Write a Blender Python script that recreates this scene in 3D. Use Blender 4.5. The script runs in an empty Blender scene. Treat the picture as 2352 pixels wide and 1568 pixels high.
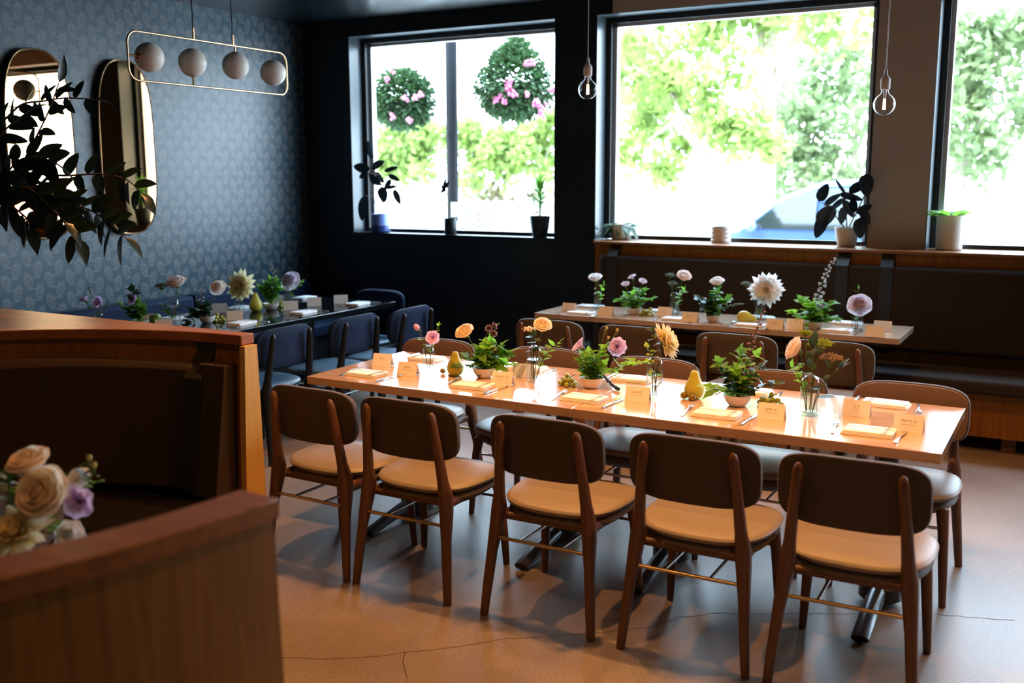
import bpy, math, random
from mathutils import Vector, Matrix, Quaternion
random.seed(7)
R = random.Random(11)
S = bpy.context.scene
C = S.collection
PI = math.pi

# ------------------------------------------------------------------ camera, world, light, exposure
FPX, YAW, PITCH, ROLL, EYE = 2304.4, 0.5158, 0.1630, -0.0027, 1.7058
def _axes():
    F = Vector((-math.sin(YAW)*math.cos(PITCH), math.cos(YAW)*math.cos(PITCH), -math.sin(PITCH)))
    Rt = Vector((math.cos(YAW), math.sin(YAW), 0)); U = Rt.cross(F)
    c, s = math.cos(ROLL), math.sin(ROLL)
    return Rt*c+U*s, U*c-Rt*s, F
RT, UP, FW = _axes()
cd = bpy.data.cameras.new('camera'); cam = bpy.data.objects.new('camera', cd); C.objects.link(cam)
m = Matrix((RT, UP, -FW)).transposed().to_4x4(); m.translation = (0, 0, EYE)
cam.matrix_world = m
cd.sensor_width = 36; cd.lens = FPX/2352*36; cd.clip_start = .05; cd.clip_end = 300
cd.dof.use_dof = True; cd.dof.focus_distance = 4.7; cd.dof.aperture_fstop = 2.1
S.camera = cam
def ray(px, py): return FW + RT*((px-1176)/FPX) - UP*((py-784)/FPX)
def P(px, py, x=None, y=None, z=None, d=None):      # where the sight line through a picture point meets a plane of the room
    r = ray(px, py)
    if x is not None: t = x/r.x
    elif y is not None: t = y/r.y
    elif z is not None: t = (z-EYE)/r.z
    else: t = d/r.dot(FW)
    return Vector((0, 0, EYE)) + r*t

S.view_settings.view_transform = 'Standard'; S.view_settings.look = 'None'
S.view_settings.gamma = 1; S.view_settings.use_curve_mapping = False
S.view_settings.exposure = 0.12
S.cycles.use_denoising = True
S.cycles.max_bounces = 10; S.cycles.transparent_max_bounces = 24
S.cycles.caustics_reflective = False; S.cycles.caustics_refractive = False
S.cycles.sample_clamp_indirect = 6

W = bpy.data.worlds.new('sky'); S.world = W; W.use_nodes = True
nt = W.node_tree; bg = nt.nodes['Background']
tc = nt.nodes.new('ShaderNodeTexCoord'); sp = nt.nodes.new('ShaderNodeSeparateXYZ'); cr = nt.nodes.new('ShaderNodeValToRGB')
nt.links.new(tc.outputs['Generated'], sp.inputs[0]); nt.links.new(sp.outputs['Z'], cr.inputs[0]); nt.links.new(cr.outputs[0], bg.inputs[0])
cr.color_ramp.elements[0].color = (.72, .87, 1, 1); cr.color_ramp.elements[1].color = (.50, .75, 1, 1); cr.color_ramp.elements[1].position = .8
bg.inputs[1].default_value = 18
sun = bpy.data.lights.new('sun', 'SUN'); sun.energy = 9.0; sun.color = (1, .93, .75); sun.angle = .02
so = bpy.data.objects.new('sun', sun); C.objects.link(so); so.rotation_euler = (math.radians(38), 0, math.radians(-35)); so['kind'] = 'helper'

def portal(name, x0, x1, y, z0, z1):
    l = bpy.data.lights.new(name, 'AREA'); l.shape = 'RECTANGLE'; l.size = x1-x0; l.size_y = z1-z0
    l.cycles.is_portal = True
    o = bpy.data.objects.new(name, l); C.objects.link(o); o.location = ((x0+x1)/2, y, (z0+z1)/2); o.rotation_euler = (math.radians(-90), 0, 0)

# ------------------------------------------------------------------ materials
M = {}
def mat(name, col, rough=.5, metal=0, spec=.5, coat=0, coat_r=.1, bump=0, bscale=200, var=0, vscale=5, sheen=0, emit=None, es=0):
    mt = bpy.data.materials.new(name); mt.use_nodes = True; n = mt.node_tree; b = n.nodes['Principled BSDF']
    b.inputs['Base Color'].default_value = (*col, 1); b.inputs['Roughness'].default_value = rough; b.inputs['Metallic'].default_value = metal
    b.inputs['Specular IOR Level'].default_value = spec; b.inputs['Coat Weight'].default_value = coat; b.inputs['Coat Roughness'].default_value = coat_r
    b.inputs['Sheen Weight'].default_value = sheen; b.inputs['Sheen Roughness'].default_value = .4
    if emit: b.inputs['Emission Color'].default_value = (*emit, 1); b.inputs['Emission Strength'].default_value = es
    t = n.nodes.new('ShaderNodeTexCoord')
    if var:
        no = n.nodes.new('ShaderNodeTexNoise'); no.inputs['Scale'].default_value = vscale; no.inputs['Detail'].default_value = 5
        mx = n.nodes.new('ShaderNodeMix'); mx.data_type = 'RGBA'
        mx.inputs[6].default_value = (*[c*(1-var) for c in col], 1); mx.inputs[7].default_value = (*[min(1, c*(1+var)) for c in col], 1)
        n.links.new(t.outputs['Object'], no.inputs['Vector']); n.links.new(no.outputs['Fac'], mx.inputs[0]); n.links.new(mx.outputs[2], b.inputs['Base Color'])
    if bump:
        no = n.nodes.new('ShaderNodeTexNoise'); no.inputs['Scale'].default_value = bscale
        bp = n.nodes.new('ShaderNodeBump'); bp.inputs['Strength'].default_value = bump; bp.inputs['Distance'].default_value = .002
        n.links.new(t.outputs['Object'], no.inputs['Vector']); n.links.new(no.outputs['Fac'], bp.inputs['Height']); n.links.new(bp.outputs[0], b.inputs['Normal'])
    M[name] = mt; return mt
def wood(name, dark, light, axis='X', rough=.4, coat=0, scale=1.0, coat_r=.12):
    mt = mat(name, light, rough, coat=coat, coat_r=coat_r); n = mt.node_tree; b = n.nodes['Principled BSDF']
    t = n.nodes.new('ShaderNodeTexCoord'); mp = n.nodes.new('ShaderNodeMapping')
    sc = {'X': (2, 30, 30), 'Y': (30, 2, 30), 'Z': (30, 30, 2)}[axis]; mp.inputs['Scale'].default_value = [v*scale for v in sc]
    no = n.nodes.new('ShaderNodeTexNoise'); no.inputs['Scale'].default_value = 1.6; no.inputs['Detail'].default_value = 8; no.inputs['Distortion'].default_value = .6
    rp = n.nodes.new('ShaderNodeValToRGB'); rp.color_ramp.elements[0].position = .3; rp.color_ramp.elements[1].position = .7
    rp.color_ramp.elements[0].color = (*dark, 1); rp.color_ramp.elements[1].color = (*light, 1)
    n.links.new(t.outputs['Object'], mp.inputs[0]); n.links.new(mp.outputs[0], no.inputs['Vector']); n.links.new(no.outputs['Fac'], rp.inputs[0]); n.links.new(rp.outputs[0], b.inputs['Base Color'])
    return mt
def leafy(name, col, trans=.35, rough=.5, var=.35, vs=9):
    mt = mat(name, col, rough, spec=.4, var=var, vscale=vs); n = mt.node_tree; b = n.nodes['Principled BSDF']; out = n.nodes['Material Output']
    tr = n.nodes.new('ShaderNodeBsdfTranslucent'); tr.inputs[0].default_value = (*[min(1, c*1.5) for c in col], 1)
    mx = n.nodes.new('ShaderNodeMixShader'); mx.inputs[0].default_value = trans
    n.links.new(b.outputs[0], mx.inputs[1]); n.links.new(tr.outputs[0], mx.inputs[2]); n.links.new(mx.outputs[0], out.inputs[0])
    return mt
def glass(name, tint=(1, 1, 1), f0=.04, rough=0.0):
    mt = bpy.data.materials.new(name); mt.use_nodes = True; n = mt.node_tree; n.nodes.clear(); L = n.links
    out = n.nodes.new('ShaderNodeOutputMaterial'); tr = n.nodes.new('ShaderNodeBsdfTransparent'); tr.inputs[0].default_value = (*tint, 1)
    gl = n.nodes.new('ShaderNodeBsdfGlossy'); gl.inputs['Roughness'].default_value = rough
    ge = n.nodes.new('ShaderNodeNewGeometry'); dt = n.nodes.new('ShaderNodeVectorMath'); dt.operation = 'DOT_PRODUCT'
    L.new(ge.outputs['Normal'], dt.inputs[0]); L.new(ge.outputs['Incoming'], dt.inputs[1]); prev = dt.outputs['Value']
    for op, v, first in (('ABSOLUTE', None, 0), ('SUBTRACT', 1, 1), ('POWER', 5, 0), ('MULTIPLY', 1-f0, 0), ('ADD', f0, 0)):
        k = n.nodes.new('ShaderNodeMath'); k.operation = op
        if first: k.inputs[0].default_value = v; L.new(prev, k.inputs[1])
        else:
            L.new(prev, k.inputs[0])
            if v is not None: k.inputs[1].default_value = v
        prev = k.outputs[0]
    mx = n.nodes.new('ShaderNodeMixShader')
    L.new(prev, mx.inputs[0]); L.new(tr.outputs[0], mx.inputs[1]); L.new(gl.outputs[0], mx.inputs[2]); L.new(mx.outputs[0], out.inputs[0])
    M[name] = mt; return mt

mat('navy', (.006, .010, .012), .38, spec=.5, var=.1, vscale=3)
mat('navy_wall', (.010, .016, .020), .6, spec=.25)
mat('beige', (.52, .43, .34), .7, spec=.2, var=.04, vscale=4)
mat('jamb', (.060, .078, .090), .3, spec=.5)
mat('cord', (.55, .48, .44), .6)
wood('dark_top', (.03, .015, .008), (.05, .025, .014), 'X', .4)
mat('velvet_unlit', (.006, .004, .003), .95, spec=.1)  # booth seat velvet, blackened in its colour so the seat looks unlit
mat('black_cord', (.01, .01, .012), .5)
mat('frame_black', (.008, .009, .01), .4)
mat('trim_white', (.75, .75, .76), .5)
glass('window_glass', (.98, .99, .99), .04)
glass('vase_glass', (.95, .965, .965), .045)
glass('bulb_glass', (.97, .98, .98), .05)
glass('water', (.95, .97, .97), .025)
mat('filament', (1, .6, .2), emit=(1, .55, .22), es=60)
mat('opal', (.78, .70, .62), .35, spec=.4)
mat('brass', (.75, .47, .27), .25, metal=1)
mat('champagne', (.70, .52, .30), .32, metal=1)
mat('steel', (.72, .70, .68), .18, metal=1)
mat('mirror', (.78, .45, .22), .0, metal=1)
mat('mirror_back', (.012, .01, .01), .6)
wood('maple', (.60, .37, .23), (.72, .47, .31), 'X', .16, coat=1, coat_r=.06)
wood('maple_pale', (.40, .27, .19), (.52, .37, .26), 'X', .25, coat=.5, coat_r=.12)
mat('black_gloss', (.006, .008, .010), .07, spec=.6)
mat('black_iron', (.012, .014, .017), .3, spec=.6)
wood('oak', (.17, .062, .009), (.27, .105, .016), 'Z', .55, scale=.7); M['oak'].node_tree.nodes['Principled BSDF'].inputs['Specular IOR Level'].default_value = .2
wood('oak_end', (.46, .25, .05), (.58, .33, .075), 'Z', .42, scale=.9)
wood('oak_h', (.20, .065, .015), (.30, .105, .028), 'X', .4, scale=.7); M['oak_h'].node_tree.nodes['Principled BSDF'].inputs['Specular IOR Level'].default_value = .3
wood('walnut', (.095, .040, .022), (.15, .066, .035), 'Z', .4)
mat('velvet_brown', (.034, .020, .013), .85, spec=.25, sheen=.06, var=.15, vscale=12)
mat('velvet_grey', (.032, .023, .018), .85, spec=.25, sheen=.06, var=.12, vscale=12)
mat('strap', (.012, .010, .009), .5)
mat('back_shell', (.060, .040, .028), .75, sheen=.15, var=.1, vscale=10)
def cordy():
    mt = mat('corduroy', (.12, .062, .042), .85, sheen=.35); n = mt.node_tree; b = n.nodes['Principled BSDF']
    t = n.nodes.new('ShaderNodeTexCoord'); w = n.nodes.new('ShaderNodeTexWave'); w.bands_direction = 'Z'; w.inputs['Scale'].default_value = 60
    bp = n.nodes.new('ShaderNodeBump'); bp.inputs['Strength'].default_value = .2; bp.inputs['Distance'].default_value = .002
    n.links.new(t.outputs['Object'], w.inputs['Vector']); n.links.new(w.outputs['Fac'], bp.inputs['Height']); n.links.new(bp.outputs[0], b.inputs['Normal'])
cordy()
mat('leather', (.27, .215, .17), .42, spec=.45, bump=.15, bscale=300)
mat('seat_shell', (.11, .085, .065), .6)
mat('blue_velvet', (.003, .013, .045), .7, spec=.2, sheen=.04, var=.2, vscale=15)
mat('blue_leather', (.05, .12, .20), .4, spec=.5)
mat('black_wood', (.006, .009, .013), .35)
mat('linen', (.90, .90, .92), .8, bump=.2, bscale=400)
mat('stripe', (.03, .03, .05), .8)
mat('card', (.90, .86, .82), .7, spec=.2)
mat('ink', (.25, .15, .07), .6)
mat('ceramic', (.74, .70, .66), .4, spec=.4)
mat('white_pot', (.86, .85, .85), .5)
mat('blue_pot', (.03, .06, .22), .3)
mat('lilac_pot', (.22, .32, .72), .35)
mat('dark_pot', (.012, .018, .022), .45)
mat('soil', (.02, .014, .01), .9)
leafy('green', (.10, .24, .03), .5)
leafy('green_bright', (.20, .40, .04), .6)
leafy('green_dark', (.02, .055, .018), .2, .4)
leafy('green_black', (.012, .022, .014), .08, .3)
leafy('rubber', (.012, .018, .02), .03, .25)
leafy('grey_green', (.16, .22, .15), .3)
leafy('lime', (.36, .42, .05), .5)
leafy('stem_green', (.10, .15, .03), .2)
leafy('peach', (.92, .70, .55), .35, .6, .10, 30)
leafy('blush', (.90, .74, .66), .35, .6, .08, 30)
leafy('cream_peach', (.94, .74, .46), .35, .6, .15, 25)
leafy('cream', (.92, .84, .74), .35, .6, .08, 25)
leafy('white_petal', (.84, .80, .76), .35, .6, .05, 25)
leafy('lavender', (.60, .46, .66), .35, .6, .15, 30)
leafy('pale_lavender', (.68, .60, .70), .35, .6, .08, 30)
leafy('pink', (.84, .52, .68), .35, .6, .12, 30)
leafy('mauve', (.30, .17, .17), .25, .6, .25, 40)
mat('purple', (.12, .02, .10), .6)
leafy('silver_bud', (.50, .50, .50), .3, .6, .25, 40)
leafy('straw', (.40, .26, .15), .25, .7, .3, 40)
mat('bud_yellow', (.50, .42, .10), .6)
mat('pear', (.52, .47, .05), .4, var=.25, vscale=9)
mat('fig', (.22, .15, .03), .4, var=.3, vscale=20)
mat('apple', (.16, .24, .02), .35, var=.2, vscale=12)
mat('grape', (.32, .34, .03), .25, spec=.6, var=.2, vscale=15)
mat('blackberry', (.006, .004, .008), .3)
mat('twig', (.09, .05, .03), .7)
# outdoors
leafy('tree_leaf', (.20, .27, .07), .5, .6, .5, 3)
leafy('tree_leaf_far', (.17, .22, .10), .45, .6, .4, 2)
leafy('basket_leaf', (.040, .085, .030), .25, .6, .3, 5)
mat('geranium', (.72, .16, .34), .6)
mat('bark', (.26, .22, .16), .9, var=.2, vscale=10)
mat('street', (.62, .62, .60), .9)
mat('pavement', (.72, .71, .68), .9)
mat('post', (.010, .011, .014), .7, spec=.15)
mat('car_blue', (.06, .11, .22), .2, metal=.4, coat=.8)
mat('car_glass', (.015, .02, .02), .05, spec=.8)
mat('tyre', (.01, .01, .01), .8)
mat('fence', (.22, .22, .21), .8)
mat('red_car', (.6, .03, .05), .25, coat=.6)
mat('hedge_brown', (.16, .13, .06), .9, var=.3, vscale=3)

def floor_mat():
    mt = mat('concrete', (.27, .23, .205), .32, spec=.5); n = mt.node_tree; b = n.nodes['Principled BSDF']; L = n.links
    t = n.nodes.new('ShaderNodeTexCoord')
    n1 = n.nodes.new('ShaderNodeTexNoise'); n1.inputs['Scale'].default_value = 1.3; n1.inputs['Detail'].default_value = 8
    n2 = n.nodes.new('ShaderNodeTexNoise'); n2.inputs['Scale'].default_value = 90; n2.inputs['Detail'].default_value = 4
    v = n.nodes.new('ShaderNodeTexVoronoi'); v.inputs['Scale'].default_value = 70
    r1 = n.nodes.new('ShaderNodeValToRGB'); r1.color_ramp.elements[0].position = .3; r1.color_ramp.elements[1].position = .7
    r1.color_ramp.elements[0].color = (.21, .16, .13, 1); r1.color_ramp.elements[1].color = (.31, .25, .21, 1)
    r2 = n.nodes.new('ShaderNodeValToRGB'); r2.color_ramp.elements[0].position = .35; r2.color_ramp.elements[1].position = .62
    r2.color_ramp.elements[0].color = (.78, .76, .74, 1); r2.color_ramp.elements[1].color = (1.05, 1.05, 1.05, 1)
    r3 = n.nodes.new('ShaderNodeValToRGB'); r3.color_ramp.elements[0].position = .06; r3.color_ramp.elements[1].position = .16
    r3.color_ramp.elements[0].color = (.62, .6, .58, 1); r3.color_ramp.elements[1].color = (1, 1, 1, 1)
    a = n.nodes.new('ShaderNodeMix'); a.data_type = 'RGBA'; a.blend_type = 'MULTIPLY'; a.inputs[0].default_value = 1
    c = n.nodes.new('ShaderNodeMix'); c.data_type = 'RGBA'; c.blend_type = 'MULTIPLY'; c.inputs[0].default_value = .8
    for x in (n1, n2, v): L.new(t.outputs['Object'], x.inputs['Vector'])
    L.new(n1.outputs['Fac'], r1.inputs[0]); L.new(n2.outputs['Fac'], r2.inputs[0]); L.new(v.outputs['Distance'], r3.inputs[0])
    L.new(r1.outputs[0], a.inputs[6]); L.new(r2.outputs[0], a.inputs[7]); L.new(a.outputs[2], c.inputs[6]); L.new(r3.outputs[0], c.inputs[7]); L.new(c.outputs[2], b.inputs['Base Color'])
    rr = n.nodes.new('ShaderNodeMapRange'); rr.inputs[3].default_value = .28; rr.inputs[4].default_value = .5
    L.new(n1.outputs['Fac'], rr.inputs[0]); L.new(rr.outputs[0], b.inputs['Roughness'])
floor_mat()

def wallpaper():
    mt = mat('wallpaper', (.03, .10, .16), .40, spec=.5); n = mt.node_tree; b = n.nodes['Principled BSDF']; L = n.links
    t = n.nodes.new('ShaderNodeTexCoord'); s = n.nodes.new('ShaderNodeSeparateXYZ'); L.new(t.outputs['Object'], s.inputs[0])
    def mth(op, a, b_=None, c_=None):
        k = n.nodes.new('ShaderNodeMath'); k.operation = op
        for i, q in enumerate((a, b_, c_)):
            if q is None: continue
            if isinstance(q, (int, float)): k.inputs[i].default_value = q
            else: L.new(q, k.inputs[i])
        return k.outputs[0]
    Y, Z = s.outputs['Y'], s.outputs['Z']
    no = n.nodes.new('ShaderNodeTexNoise'); no.inputs['Scale'].default_value = 120; no.inputs['Detail'].default_value = 3; L.new(t.outputs['Object'], no.inputs['Vector'])
    wob = mth('MULTIPLY', mth('SUBTRACT', no.outputs['Fac'], .5), .16)
    def owl(oy, oz, flip):
        u = mth('SUBTRACT', mth('FRACT', mth('ADD', mth('DIVIDE', Y, .168), oy)), .5)
        v = mth('SUBTRACT', mth('FRACT', mth('ADD', mth('DIVIDE', Z, .160), oz)), .5)
        u = mth('MULTIPLY', u, flip)
        ul = mth('ADD', u, mth('MULTIPLY', v, .16))          # a slight lean
        def ell(cx, cy, rx, ry):
            a = mth('DIVIDE', mth('SUBTRACT', ul, cx), rx); c = mth('DIVIDE', mth('SUBTRACT', v, cy), ry)
            return mth('ADD', mth('SQRT', mth('ADD', mth('MULTIPLY', a, a), mth('MULTIPLY', c, c))), wob)
        def ring(e, r0, w, g):
            return mth('MULTIPLY', mth('MAXIMUM', mth('SUBTRACT', 1, mth('DIVIDE', mth('ABSOLUTE', mth('SUBTRACT', e, r0)), w)), 0), g)
        body = ell(0, -.02, .19, .30); head = ell(-.01, .19, .16, .17)
        fill = mth('MULTIPLY', mth('LESS_THAN', body, 1), .16)
        d = mth('MAXIMUM', ring(body, 1, .16, .55), ring(head, 1, .16, .5))
        d = mth('MAXIMUM', d, mth('MULTIPLY', mth('MULTIPLY', mth('LESS_THAN', body, 1), mth('GREATER_THAN', no.outputs['Fac'], .56)), .5))
        foot = mth('MULTIPLY', mth('LESS_THAN', ell(.12, -.37, .26, .035), 1), .5)
        eyes = mth('MAXIMUM', mth('LESS_THAN', ell(-.07, .20, .026, .026), 1), mth('LESS_THAN', ell(.05, .20, .026, .026), 1))
        eyes = mth('MULTIPLY', eyes, 1.6)
        return mth('MAXIMUM', mth('MAXIMUM', mth('ADD', fill, d), foot), eyes)
    o = mth('MAXIMUM', owl(.1, .3, 1), owl(.6, .8, -1))
    mx = n.nodes.new('ShaderNodeMix'); mx.data_type = 'RGBA'; mx.clamp_factor = True
    mx.inputs[6].default_value = (.011, .045, .068, 1); mx.inputs[7].default_value = (.23, .21, .215, 1)
    L.new(mth('MULTIPLY', o, .75), mx.inputs[0]); L.new(mx.outputs[2], b.inputs['Base Color'])
wallpaper()

def boards():
    mt = M['navy']; c = mt.copy(); c.name = 'navy_boards'; n = c.node_tree; b = n.nodes['Principled BSDF']
    b.inputs['Roughness'].default_value = .26
    t = n.nodes.new('ShaderNodeTexCoord'); w = n.nodes.new('ShaderNodeTexWave'); w.bands_direction = 'Y'; w.inputs['Scale'].default_value = 6.0
    rp = n.nodes.new('ShaderNodeValToRGB'); rp.color_ramp.elements[0].position = 0; rp.color_ramp.elements[1].position = .12
    bp = n.nodes.new('ShaderNodeBump'); bp.inputs['Strength'].default_value = .8; bp.inputs['Distance'].default_value = .004
    n.links.new(t.outputs['Object'], w.inputs['Vector']); n.links.new(w.outputs['Fac'], rp.inputs[0]); n.links.new(rp.outputs[0], bp.inputs['Height']); n.links.new(bp.outputs[0], b.inputs['Normal'])
    M['navy_boards'] = c
boards()

# ------------------------------------------------------------------ mesh helpers
class MB:
    def __init__(s): s.v = []; s.f = []
    def add(s, vs, fs):
        o = len(s.v); s.v += [tuple(v) for v in vs]; s.f += [tuple(i+o for i in f) for f in fs]; return s
    def box(s, x0, x1, y0, y1, z0, z1):
        return s.add([(x0,y0,z0),(x1,y0,z0),(x1,y1,z0),(x0,y1,z0),(x0,y0,z1),(x1,y0,z1),(x1,y1,z1),(x0,y1,z1)],
                     [(3,2,1,0),(4,5,6,7),(0,1,5,4),(1,2,6,5),(2,3,7,6),(3,0,4,7)])
    def tube(s, pts, rad, n=10, closed=False, rad2=None, sq=False, up=None):
        pts = [Vector(p) for p in pts]; N = len(pts)
        if not hasattr(rad, '__len__'): rad = [rad]*N
        if rad2 is None: rad2 = rad
        elif not hasattr(rad2, '__len__'): rad2 = [rad2]*N
        vs = []; ref = up
        for i, p in enumerate(pts):
            a = pts[i-1] if (i > 0 or closed) else p; b = pts[(i+1) % N] if (i < N-1 or closed) else p
            t = (b-a).normalized()
            if ref is None: ref = Vector((0, 0, 1)) if abs(t.z) < .9 else Vector((1, 0, 0))
            u = (ref - t*ref.dot(t)).normalized(); w = t.cross(u)
            if up is None: ref = u
            for k in range(n):
                a_ = 2*PI*k/n; cx, sx = math.cos(a_), math.sin(a_)
                if sq:
                    e = .45; cx = math.copysign(abs(cx)**e, cx); sx = math.copysign(abs(sx)**e, sx)
                vs.append(p+u*cx*rad[i]+w*sx*rad2[i])
        fs = []
        for i in range(N if closed else N-1):
            j = (i+1) % N
            for k in range(n): fs.append((i*n+k, i*n+(k+1) % n, j*n+(k+1) % n, j*n+k))
        if not closed: fs.append(tuple(range(n-1, -1, -1))); fs.append(tuple((N-1)*n+k for k in range(n)))
        return s.add(vs, fs)
    def lathe(s, prof, n=24, o=(0, 0, 0), mtx=None, cap=True):
        vs = []; o = Vector(o)
        for r, z in prof:
            for k in range(n):
                p = Vector((r*math.cos(2*PI*k/n), r*math.sin(2*PI*k/n), z))
                if mtx: p = mtx @ p
                vs.append(p+o)
        fs = [(i*n+k, i*n+(k+1) % n, (i+1)*n+(k+1) % n, (i+1)*n+k) for i in range(len(prof)-1) for k in range(n)]
        if cap: fs.append(tuple(range(n-1, -1, -1))); fs.append(tuple((len(prof)-1)*n+k for k in range(n)))
        return s.add(vs, fs)
    def ball(s, c, r, n=10, sc=(1, 1, 1), m=6):
        pr = [(math.sin(PI*i/m)*r, -math.cos(PI*i/m)*r) for i in range(m+1)]; pr[0] = (r*.02, -r); pr[-1] = (r*.02, r)
        return s.lathe(pr, n, c, Matrix.Diagonal(Vector(sc)))
    def grid(s, fn, nu, nv):
        vs = [fn(i/(nu-1), j/(nv-1)) for i in range(nu) for j in range(nv)]
        return s.add(vs, [(i*nv+j, (i+1)*nv+j, (i+1)*nv+j+1, i*nv+j+1) for i in range(nu-1) for j in range(nv-1)])
    def leaf(s, base, d, L, Wd, nrm=None, fold=.25, droop=.25, n=5, tip=1.0, lobes=0, rnd=1.0):
        base = Vector(base); d = Vector(d).normalized()
        nrm = Vector(nrm) if nrm is not None else Vector((R.uniform(-.5, .5), R.uniform(-.5, .5), 1))
        side = d.cross(nrm)
        if side.length < 1e-3: side = d.cross(Vector((1, .2, 0)))
        side.normalize(); up = side.cross(d).normalized()
        vs = []
        for i in range(n+1):
            q = i/n; w = Wd*.5*(abs(math.sin(PI*min(1, q**.75*tip)))**rnd if i < n else 0)
            if lobes and i < n: w *= 1+.28*math.sin(q*lobes*PI*2)
            c = base+d*(L*q)-up*(droop*L*q*q)
            vs += [c-side*w+up*fold*w, c, c+side*w+up*fold*w]
        fs = []
        for i in range(n): a = i*3; fs += [(a, a+1, a+4, a+3), (a+1, a+2, a+5, a+4)]
        return s.add(vs, fs)
    def build(s, name, m, parent=None, smooth=True, loc=None, bevel=0, sharp=None):
        me = bpy.data.meshes.new(name); me.from_pydata(s.v, [], s.f); me.update(); me.validate()
        if smooth: me.polygons.foreach_set('use_smooth', [True]*len(me.polygons))
        me.materials.append(M[m])
        o = bpy.data.objects.new(name, me); C.objects.link(o)
        if parent: o.parent = parent
        if loc: o.location = loc
        if bevel:
            b = o.modifiers.new('b', 'BEVEL'); b.width = bevel; b.segments = 2; b.limit_method = 'ANGLE'
        if smooth:
            try: me.set_sharp_from_angle(angle=math.radians(sharp or 45))
            except Exception: pass
        return o
def tag(o, label, cat, group=None, kind=None):
    o['label'] = label; o['category'] = cat
    if group: o['group'] = group
    if kind: o['kind'] = kind
    return o
def thing(name, label, cat, loc=(0, 0, 0), rz=0, group=None):
    o = bpy.data.objects.new(name, None); C.objects.link(o); o.location = loc; o.rotation_euler = (0, 0, rz); o.empty_display_size = .05
    return tag(o, label, cat, group)
def struct(o): o['kind'] = 'structure'; return o
def dup(o, loc=None, rz=None, label=None, group=None, parent=None):
    c = o.copy(); C.objects.link(c)
    if parent: c.parent = parent
    if loc is not None: c.location = loc
    if rz is not None: c.rotation_euler = (0, 0, rz)
    if label: c['label'] = label
    if group: c['group'] = group
    for ch in kids.get(o, list(o.children)): dup(ch, parent=c)
    return c
kids = {}

# ------------------------------------------------------------------ the room
WY = 7.4; GY = 7.58; SZ = 1.203; WT = 2.95; LX = -6.42; CZ = 3.085; RX = 5.2; BY = -2.6
WIN = [(-5.883, -3.792), (-3.43, -1.318), (-.937, 1.17), (1.55, 3.66)]
struct(MB().box(LX-.2, RX+.2, BY-.2, WY+.3, -.12, 0).build('floor', 'concrete', smooth=False))
struct(MB().box(LX-.2, RX+.2, BY-.2, WY+.35, CZ, CZ+.15).build('ceiling', 'navy_boards', smooth=False))
struct(MB().box(LX-.2, LX, BY-.2, WY+.3, 0, CZ).build('wall_left', 'wallpaper', smooth=False))
struct(MB().box(RX, RX+.2, BY-.2, WY+.3, 0, CZ).build('wall_right', 'beige', smooth=False))
struct(MB().box(LX, RX, BY-.2, BY, 0, CZ).build('wall_front', 'beige', smooth=False))
XC = -3.294                                        # where the navy paint meets the beige paint
b = MB(); b.box(LX, XC, WY, WY+.3, 0, SZ-.012); b.box(LX, XC, WY, WY+.3, WT, CZ)
b.box(LX, WIN[0][0], WY, WY+.3, SZ-.012, WT); b.box(WIN[0][1], WIN[1][0], WY, WY+.3, SZ-.012, WT)
struct(b.build('wall_back', 'navy', smooth=False))
b = MB(); b.box(XC, RX, WY, WY+.3, 0, SZ-.012); b.box(XC, RX, WY, WY+.3, WT, CZ)
b.box(WIN[1][1], WIN[2][0], WY, WY+.3, SZ-.012, WT); b.box(WIN[2][1], WIN[3][0], WY, WY+.3, SZ-.012, WT); b.box(WIN[3][1], RX, WY, WY+.3, SZ-.012, WT)
struct(b.build('wall_back_beige', 'beige', smooth=False))
struct(MB().box(LX, XC-.14, WY-.012, GY, SZ-.012, SZ).build('trim_1', 'navy', smooth=False))
for i, (a, c) in enumerate(WIN):
    f = MB(); t = .05
    f.box(a, a+t, GY, GY+.05, SZ, WT); f.box(c-t, c, GY, GY+.05, SZ, WT); f.box(a+t, c-t, GY, GY+.05, SZ, SZ+.03); f.box(a+t, c-t, GY, GY+.05, WT-t, WT)
    w = struct(f.build('window_%d' % (i+1), 'frame_black', smooth=False))
    f = MB(); e = .006; f.box(a, a+e, WY+.004, GY-.001, SZ+.001, WT-.001); f.box(c-e, c, WY+.004, GY-.001, SZ+.001, WT-.001); f.box(a+e, c-e, WY+.004, GY-.001, WT-e, WT-.001); f.build('jamb', 'jamb', w, smooth=False)
    MB().box(a+t-.004, c-t+.004, GY+.018, GY+.026, SZ+.026, WT-t+.004).build('pane', 'window_glass', w, smooth=False)
    f = MB(); f.box(a+.03, a+t+.03, GY+.05, GY+.11, SZ, WT); f.box(c-t-.03, c-.03, GY+.05, GY+.11, SZ, WT); f.box(a+.03, c-.03, GY+.05, GY+.11, WT-t-.025, WT-.02); f.build('outer_trim', 'trim_white', w, smooth=False)
    portal('window_portal', a, c, WY+.32, SZ, WT)
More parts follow.
